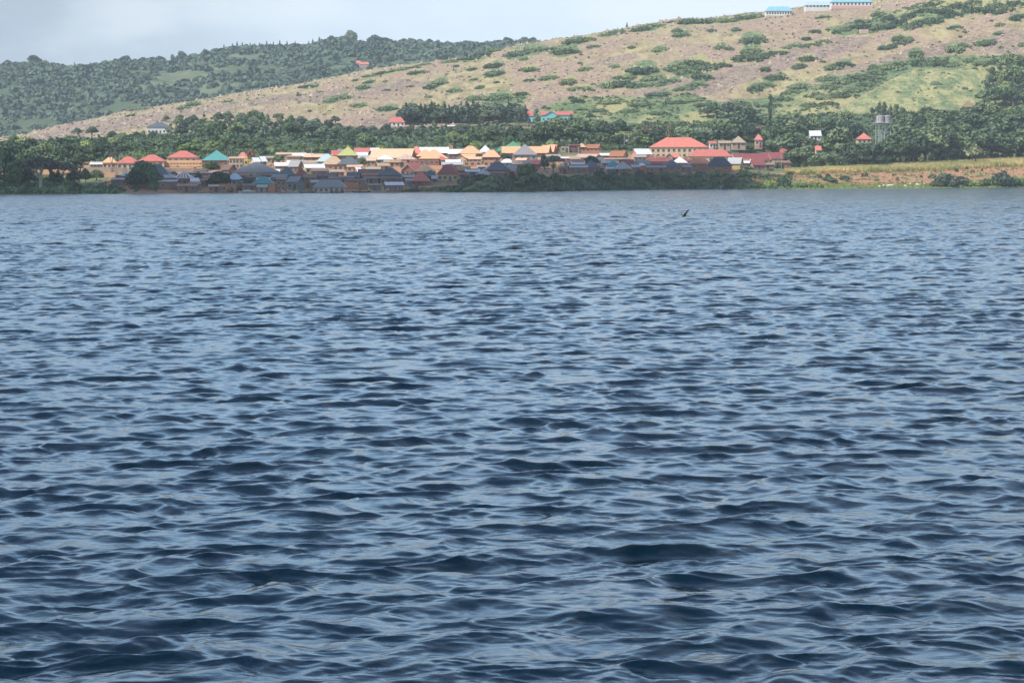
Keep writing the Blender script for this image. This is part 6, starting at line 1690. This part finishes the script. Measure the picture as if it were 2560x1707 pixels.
# washing and goods as small bright things
def cloth(px, row, w_, h_, mat, label, cat='washing', name='washing'):
    Y = depth_for(px, row, lo=1.5)
    m_ = Y / F; n = 6
    V_, Fc = [], []
    for i in range(n + 1):
        for j in range(4):
            V_.append(((i / n - 0.5) * w_ * m_, 0.12 * math.sin(i * 1.9 + j), 0.1 + h_ * m_ * j / 3))
    for i in range(n):
        for j in range(3): Fc.append((i * 4 + j, (i + 1) * 4 + j, (i + 1) * 4 + j + 1, i * 4 + j + 1))
    V2, F2 = thick(np.array(V_), Fc, 0.02)
    V2[len(V_):] += (0, 0.03, 0.02)
    o = mesh_np(name, V2, F2, mat); o.location = ((px - 1280) / F * Y, Y - 0.4, float(H(px, Y)))
    tag(o, label, cat, 'washing and goods')
M_WASHR = plain('cloth_red', (0.45, 0.07, 0.08)); M_WASHB = plain('cloth_blue', (0.10, 0.17, 0.30)); M_WASHP = plain('cloth_pink', (0.6, 0.35, 0.35))
for a in ((1553, 429, 5, 5, M_TRIM, 'white cloth hanging left of the red one at the shop row'), (1559, 430, 5, 6, M_WASHR, 'red cloth hanging at the shop row below the pale striped pyramid'), (1570, 429, 6, 4, M_TRIM, 'pale cloth at the right end of the shop row'),
          (1271, 439, 5, 5, M_TRIM, 'white washing under the grey striped roof'), (1262, 442, 6, 9, M_WASHB, 'dark blue cloth left of the white washing under the striped roof'), (1160, 446, 7, 7, M_WASHR, 'red washing at the dim red shack'),
          (850, 427, 9, 4, M_TRIM, 'white cloth on the porch of the porch house'), (428, 476, 8, 6, M_WASHR, 'purple red bundle at the leftmost shore shed'), (921, 475, 8, 5, M_WASHP, 'pink cloth below the open fronted shelter'), (1928, 423, 6, 5, M_TRIM, 'white board shape in the dark front of the market stall')):
    cloth(*a)
# heaps of white sacks on the green shore at the right
def sack(px, row, s, label):
    Y = depth_for(px, row, lo=1.5)
    me = bpy.data.meshes.new('sack'); bm = bmesh.new()
    bmesh.ops.create_icosphere(bm, subdivisions=2, radius=1.0)
    for v in bm.verts:
        v.co = Vector((v.co.x * 0.62 * s, v.co.y * 0.4 * s, max(-0.2, v.co.z) * 0.34 * s)) * (1 + 0.16 * mnoise.noise(v.co * 1.7 + Vector((px, 0, 0))))
    bm.to_mesh(me); bm.free(); me.materials.append(M_TRIM)
    o = bpy.data.objects.new('sack', me); COL.objects.link(o)
    o.location = ((px - 1280) / F * Y, Y, float(H(px, Y)) + 0.1); o.rotation_euler = (0, 0, px % 3)
    tag(o, label, 'sack', 'white bundles on the green shore')
for i, (px, row, s) in enumerate(((2198, 467, 1.2), (2209, 465.5, 1.4), (2216, 466, 1.4), (2223, 465, 1.6), (2230, 464.5, 1.5), (2262, 466, 1.3), (2275, 461, 1.1), (2292, 463, 1.6), (2298, 463, 1.2), (2309, 460.5, 1.2))):
    sack(px, row, s, ('first', 'second', 'third', 'fourth', 'fifth', 'sixth', 'seventh', 'eighth', 'ninth', 'tenth')[i] + ' from the left of the ten white bundles on the green shore')

# people
def skinned(name, pts, edges, rad, mat, parent, sub=1):
    me = bpy.data.meshes.new(name); me.from_pydata(pts, edges, []); me.update(); me.materials.append(mat)
    o = bpy.data.objects.new(name, me); COL.objects.link(o); o.parent = parent
    md = o.modifiers.new('skin', 'SKIN')
    if not me.skin_vertices: 
        bpy.context.view_layer.objects.active = o; o.select_set(True)
        bpy.ops.mesh.customdata_skin_add(); o.select_set(False)
    for i, q in enumerate(rad): me.skin_vertices[0].data[i].radius = (q if isinstance(q, tuple) else (q, q))
    me.skin_vertices[0].data[0].use_root = True
    o.modifiers.new('sub', 'SUBSURF').render_levels = sub
    return o
M_SKIN = plain('skin_brown', (0.09, 0.045, 0.03), 0.6); M_WHITEC = plain('cloth_white', (0.72, 0.71, 0.68)); M_DARKC = plain('cloth_dark', (0.035, 0.035, 0.045)); M_HAIR = plain('hair_black', (0.012, 0.011, 0.010))
def person(px, row, top, bot, label, stoop=0.0, Y=None, z=None, rz=0.0, s=1.0):
    if Y is None: Y = depth_for(px, row, lo=1.5)
    root = empty('person', ((px - 1280) / F * Y, Y, float(H(px, Y)) if z is None else z), rz, label, 'person', 'people on the shore')
    root.scale = (s, s, s)
    b = stoop
    J = [(0, 0, .95), (0, -b * .25, 1.2), (0, -b * .55, 1.42), (0, -b * .68, 1.52), (0, -b * .75, 1.66), (.18, -b * .5, 1.40), (.24, -b * .6 - .03, 1.12), (.23, -b * .8 - .14, .88), (.23, -b * .85 - .2, .80), (-.18, -b * .5, 1.40), (-.24, -b * .6 - .03, 1.12), (-.23, -b * .8 - .12, .88), (-.23, -b * .85 - .17, .80),
         (.1, 0, .90), (.11, -.03, .5), (.11, .03, .09), (.11, -.12, .04), (-.1, 0, .90), (-.12, .02, .5), (-.12, .06, .09), (-.12, -.09, .04)]
    E = [(0, 1), (1, 2), (2, 3), (3, 4), (2, 5), (5, 6), (6, 7), (7, 8), (2, 9), (9, 10), (10, 11), (11, 12), (0, 13), (13, 14), (14, 15), (15, 16), (0, 17), (17, 18), (18, 19), (19, 20)]
    rd = [.13, .12, .13, .055, .10, .06, .045, .035, .04, .06, .045, .035, .04, .085, .06, .042, .04, .085, .06, .042, .04]
    skinned('body', J, E, rd, M_SKIN, root)
    skinned('shirt', [J[i] for i in (0, 1, 2, 5, 6, 9, 10)], [(0, 1), (1, 2), (2, 3), (3, 4), (2, 5), (5, 6)], [.16, .15, .155, .085, .07, .085, .07], top, root)
    skinned('trousers', [J[i] for i in (0, 13, 14, 15, 17, 18, 19)], [(0, 1), (1, 2), (2, 3), (0, 4), (4, 5), (5, 6)], [.15, .105, .085, .07, .105, .085, .07], bot, root)
    hx = J[4]
    part('hair', [((ico()[0] * (0.115, 0.12, 0.09)) + (hx[0], hx[1] + 0.015, hx[2] + 0.07), ico()[1])], M_HAIR, root)
person(1803, 0, M_WHITEC, M_WHITEC, 'man in white shirt and trousers standing in the small dark boat', Y=float(shoreY(1803)) - 2.5, z=0.02, rz=0.5)
person(332, 474, M_WHITEC, M_DARKC, 'person in a white top on the red bank under the big round tree', rz=0.8)
person(1722, 426, M_WHITEC, M_DARKC, 'person in white walking at the right of the wide grey blue roof', rz=1.4)
person(1713, 427, M_WHITEC, M_WASHB, 'person in a pale top standing left of the walking one below the blue white pyramid', rz=-0.4)
person(2304, 461, M_DARKC, M_DARKC, 'dark dressed person among the white bundles at the right shore', rz=0.3)
person(2261, 465, M_DARKC, M_WASHB, 'person bending over a bundle at the right shore', stoop=0.9, rz=1.2)
person(1262, 447, M_WASHR, M_DARKC, 'person in red beside the brick yard wall', rz=-0.6)
person(826, 478, M_WASHP, M_DARKC, 'person in a pale pink top before the large grey shore roof', rz=0.2)
person(803, 478, M_DARKC, M_WASHR, 'person in dark top and red cloth at the left of the large grey shore house', rz=-0.3)
person(441, 477, M_WASHR, M_DARKC, 'person in purple red beside the leftmost shore shed', rz=0.5)

# the bird
def bird():
    Yb = 172.0
    xb, zb = at(1710.5, 541, Yb); m_ = Yb / F
    root = empty('bird', (float(xb), Yb, float(zb)), 0, 'dark long winged bird flying low over the water with raised wings', 'bird')
    M_B = plain('feathers_dark', (0.012, 0.012, 0.014), 0.6)
    P = [(-6.2, 0, -1.4), (-4, 0, -1.0), (-1, 0, -0.2), (2.4, 0, 0.6), (4.2, 0, 1.2), (5.4, 0, 1.4), (7.4, 0, 1.35)]
    P = [(a * m_, b, c * m_) for a, b, c in P]
    rr = [.5, .9, 1.7, 1.35, .75, .75, .18]
    skinned('body', P, [(i, i + 1) for i in range(6)], [q * m_ for q in rr], M_B, root, 2)
    def wing(tip, mid, root_pt, ch, name='wing'):
        pts = [np.array(root_pt), np.array(mid), np.array(tip)]
        V_ = []; seg = 8
        for i in range(seg + 1):
            f = i / seg
            p = pts[0] * (1 - f) ** 2 + 2 * pts[1] * f * (1 - f) + pts[2] * f * f
            c = ch * (1 - 0.45 * f) * (1 if f < 0.85 else 0.6 if f < 0.97 else 0.15)
            th_ = 0.28 * (1 - f * 0.8)
            d = np.array((-0.85, 0.25, -0.30))
            for a, b in ((0.35, 0), (-0.1, th_), (-0.65, 0), (-0.1, -th_)):
                V_.append((p - d * 0 + np.array((a * ch * 0 + 1, 0, 0)) * a * c + np.array((0, b, 0))) * m_)
        Fc = [(4 * i + j, 4 * i + (j + 1) % 4, 4 * i + 4 + (j + 1) % 4, 4 * i + 4 + j) for i in range(seg) for j in range(4)] + [(3, 2, 1, 0), tuple(4 * seg + j for j in range(4))]
        part(name, [(np.array(V_), Fc)], M_B, root)
    wing((13.6, -6, 18.2), (4.0, -6, 10.0), (1.2, -1, 0.8), 6.6)
    wing((-16.6, 9, 6.2), (-7.5, 7, 5.0), (0.0, 1.5, 0.6), 6.0)
bird()

# ------------------------------------------------------------------ labels for the many plants
ORD = ['nearest', 'second nearest', 'third nearest', 'fourth nearest', 'fifth nearest', 'sixth nearest', 'seventh nearest', 'eighth nearest', 'ninth nearest', 'tenth nearest'] + \
      [w + ' nearest' for w in 'eleventh twelfth thirteenth fourteenth fifteenth sixteenth seventeenth eighteenth nineteenth twentieth'.split()]
def label_all():
    groups = {}
    for o, noun, px, py, grp in PENDING:
        nm, lx, ly = min(LAND, key=lambda q: math.hypot(q[1] - px, (q[2] - py) * 1.6))
        dx, dy = px - lx, (py - ly) * 1.3
        rel = ('right of' if dx > 0 else 'left of') if abs(dx) > abs(dy) else ('above' if dy < 0 else 'below')
        groups.setdefault((noun, rel, nm), []).append((math.hypot(dx, dy), o))
    for (noun, rel, nm), L in groups.items():
        L.sort(key=lambda q: q[0])
        for i, (d, o) in enumerate(L):
            lab = f'{noun} {rel} {nm}' if len(L) == 1 else f'{noun}, {ORD[min(i, 19)]} of those {rel} {nm}'
            if len(lab.split()) > 16: lab = lab.replace(', ', ' ').replace(' of those ', ' ').replace(' the ', ' ')
            o['label'] = lab
label_all()
# ------------------------------------------------------------------ haze
def build_haze():
    m = bpy.data.materials.new('haze_air')
    m.use_nodes = True
    t = m.node_tree; t.nodes.clear()
    o = N(t, 'ShaderNodeOutputMaterial')
    v = N(t, 'ShaderNodeVolumePrincipled', inp={'Color': (0.80, 0.92, 1.0, 1), 'Density': HAZE, 'Anisotropy': -0.25})
    t.links.new(v.outputs[0], o.inputs['Volume'])
    x0, x1, y0, y1, z0, z1 = -1800, 1800, -1700, 5600, -9, 330
    V = [(x, y, z) for z in (z0, z1) for y in (y0, y1) for x in (x0, x1)]
    Fc = [(0, 2, 3, 1), (4, 5, 7, 6), (0, 1, 5, 4), (2, 6, 7, 3), (0, 4, 6, 2), (1, 3, 7, 5)]
    ob = mesh_np('haze', V, Fc, m)
    tag(ob, kind='stuff')
HAZE = 0.00008
build_haze()
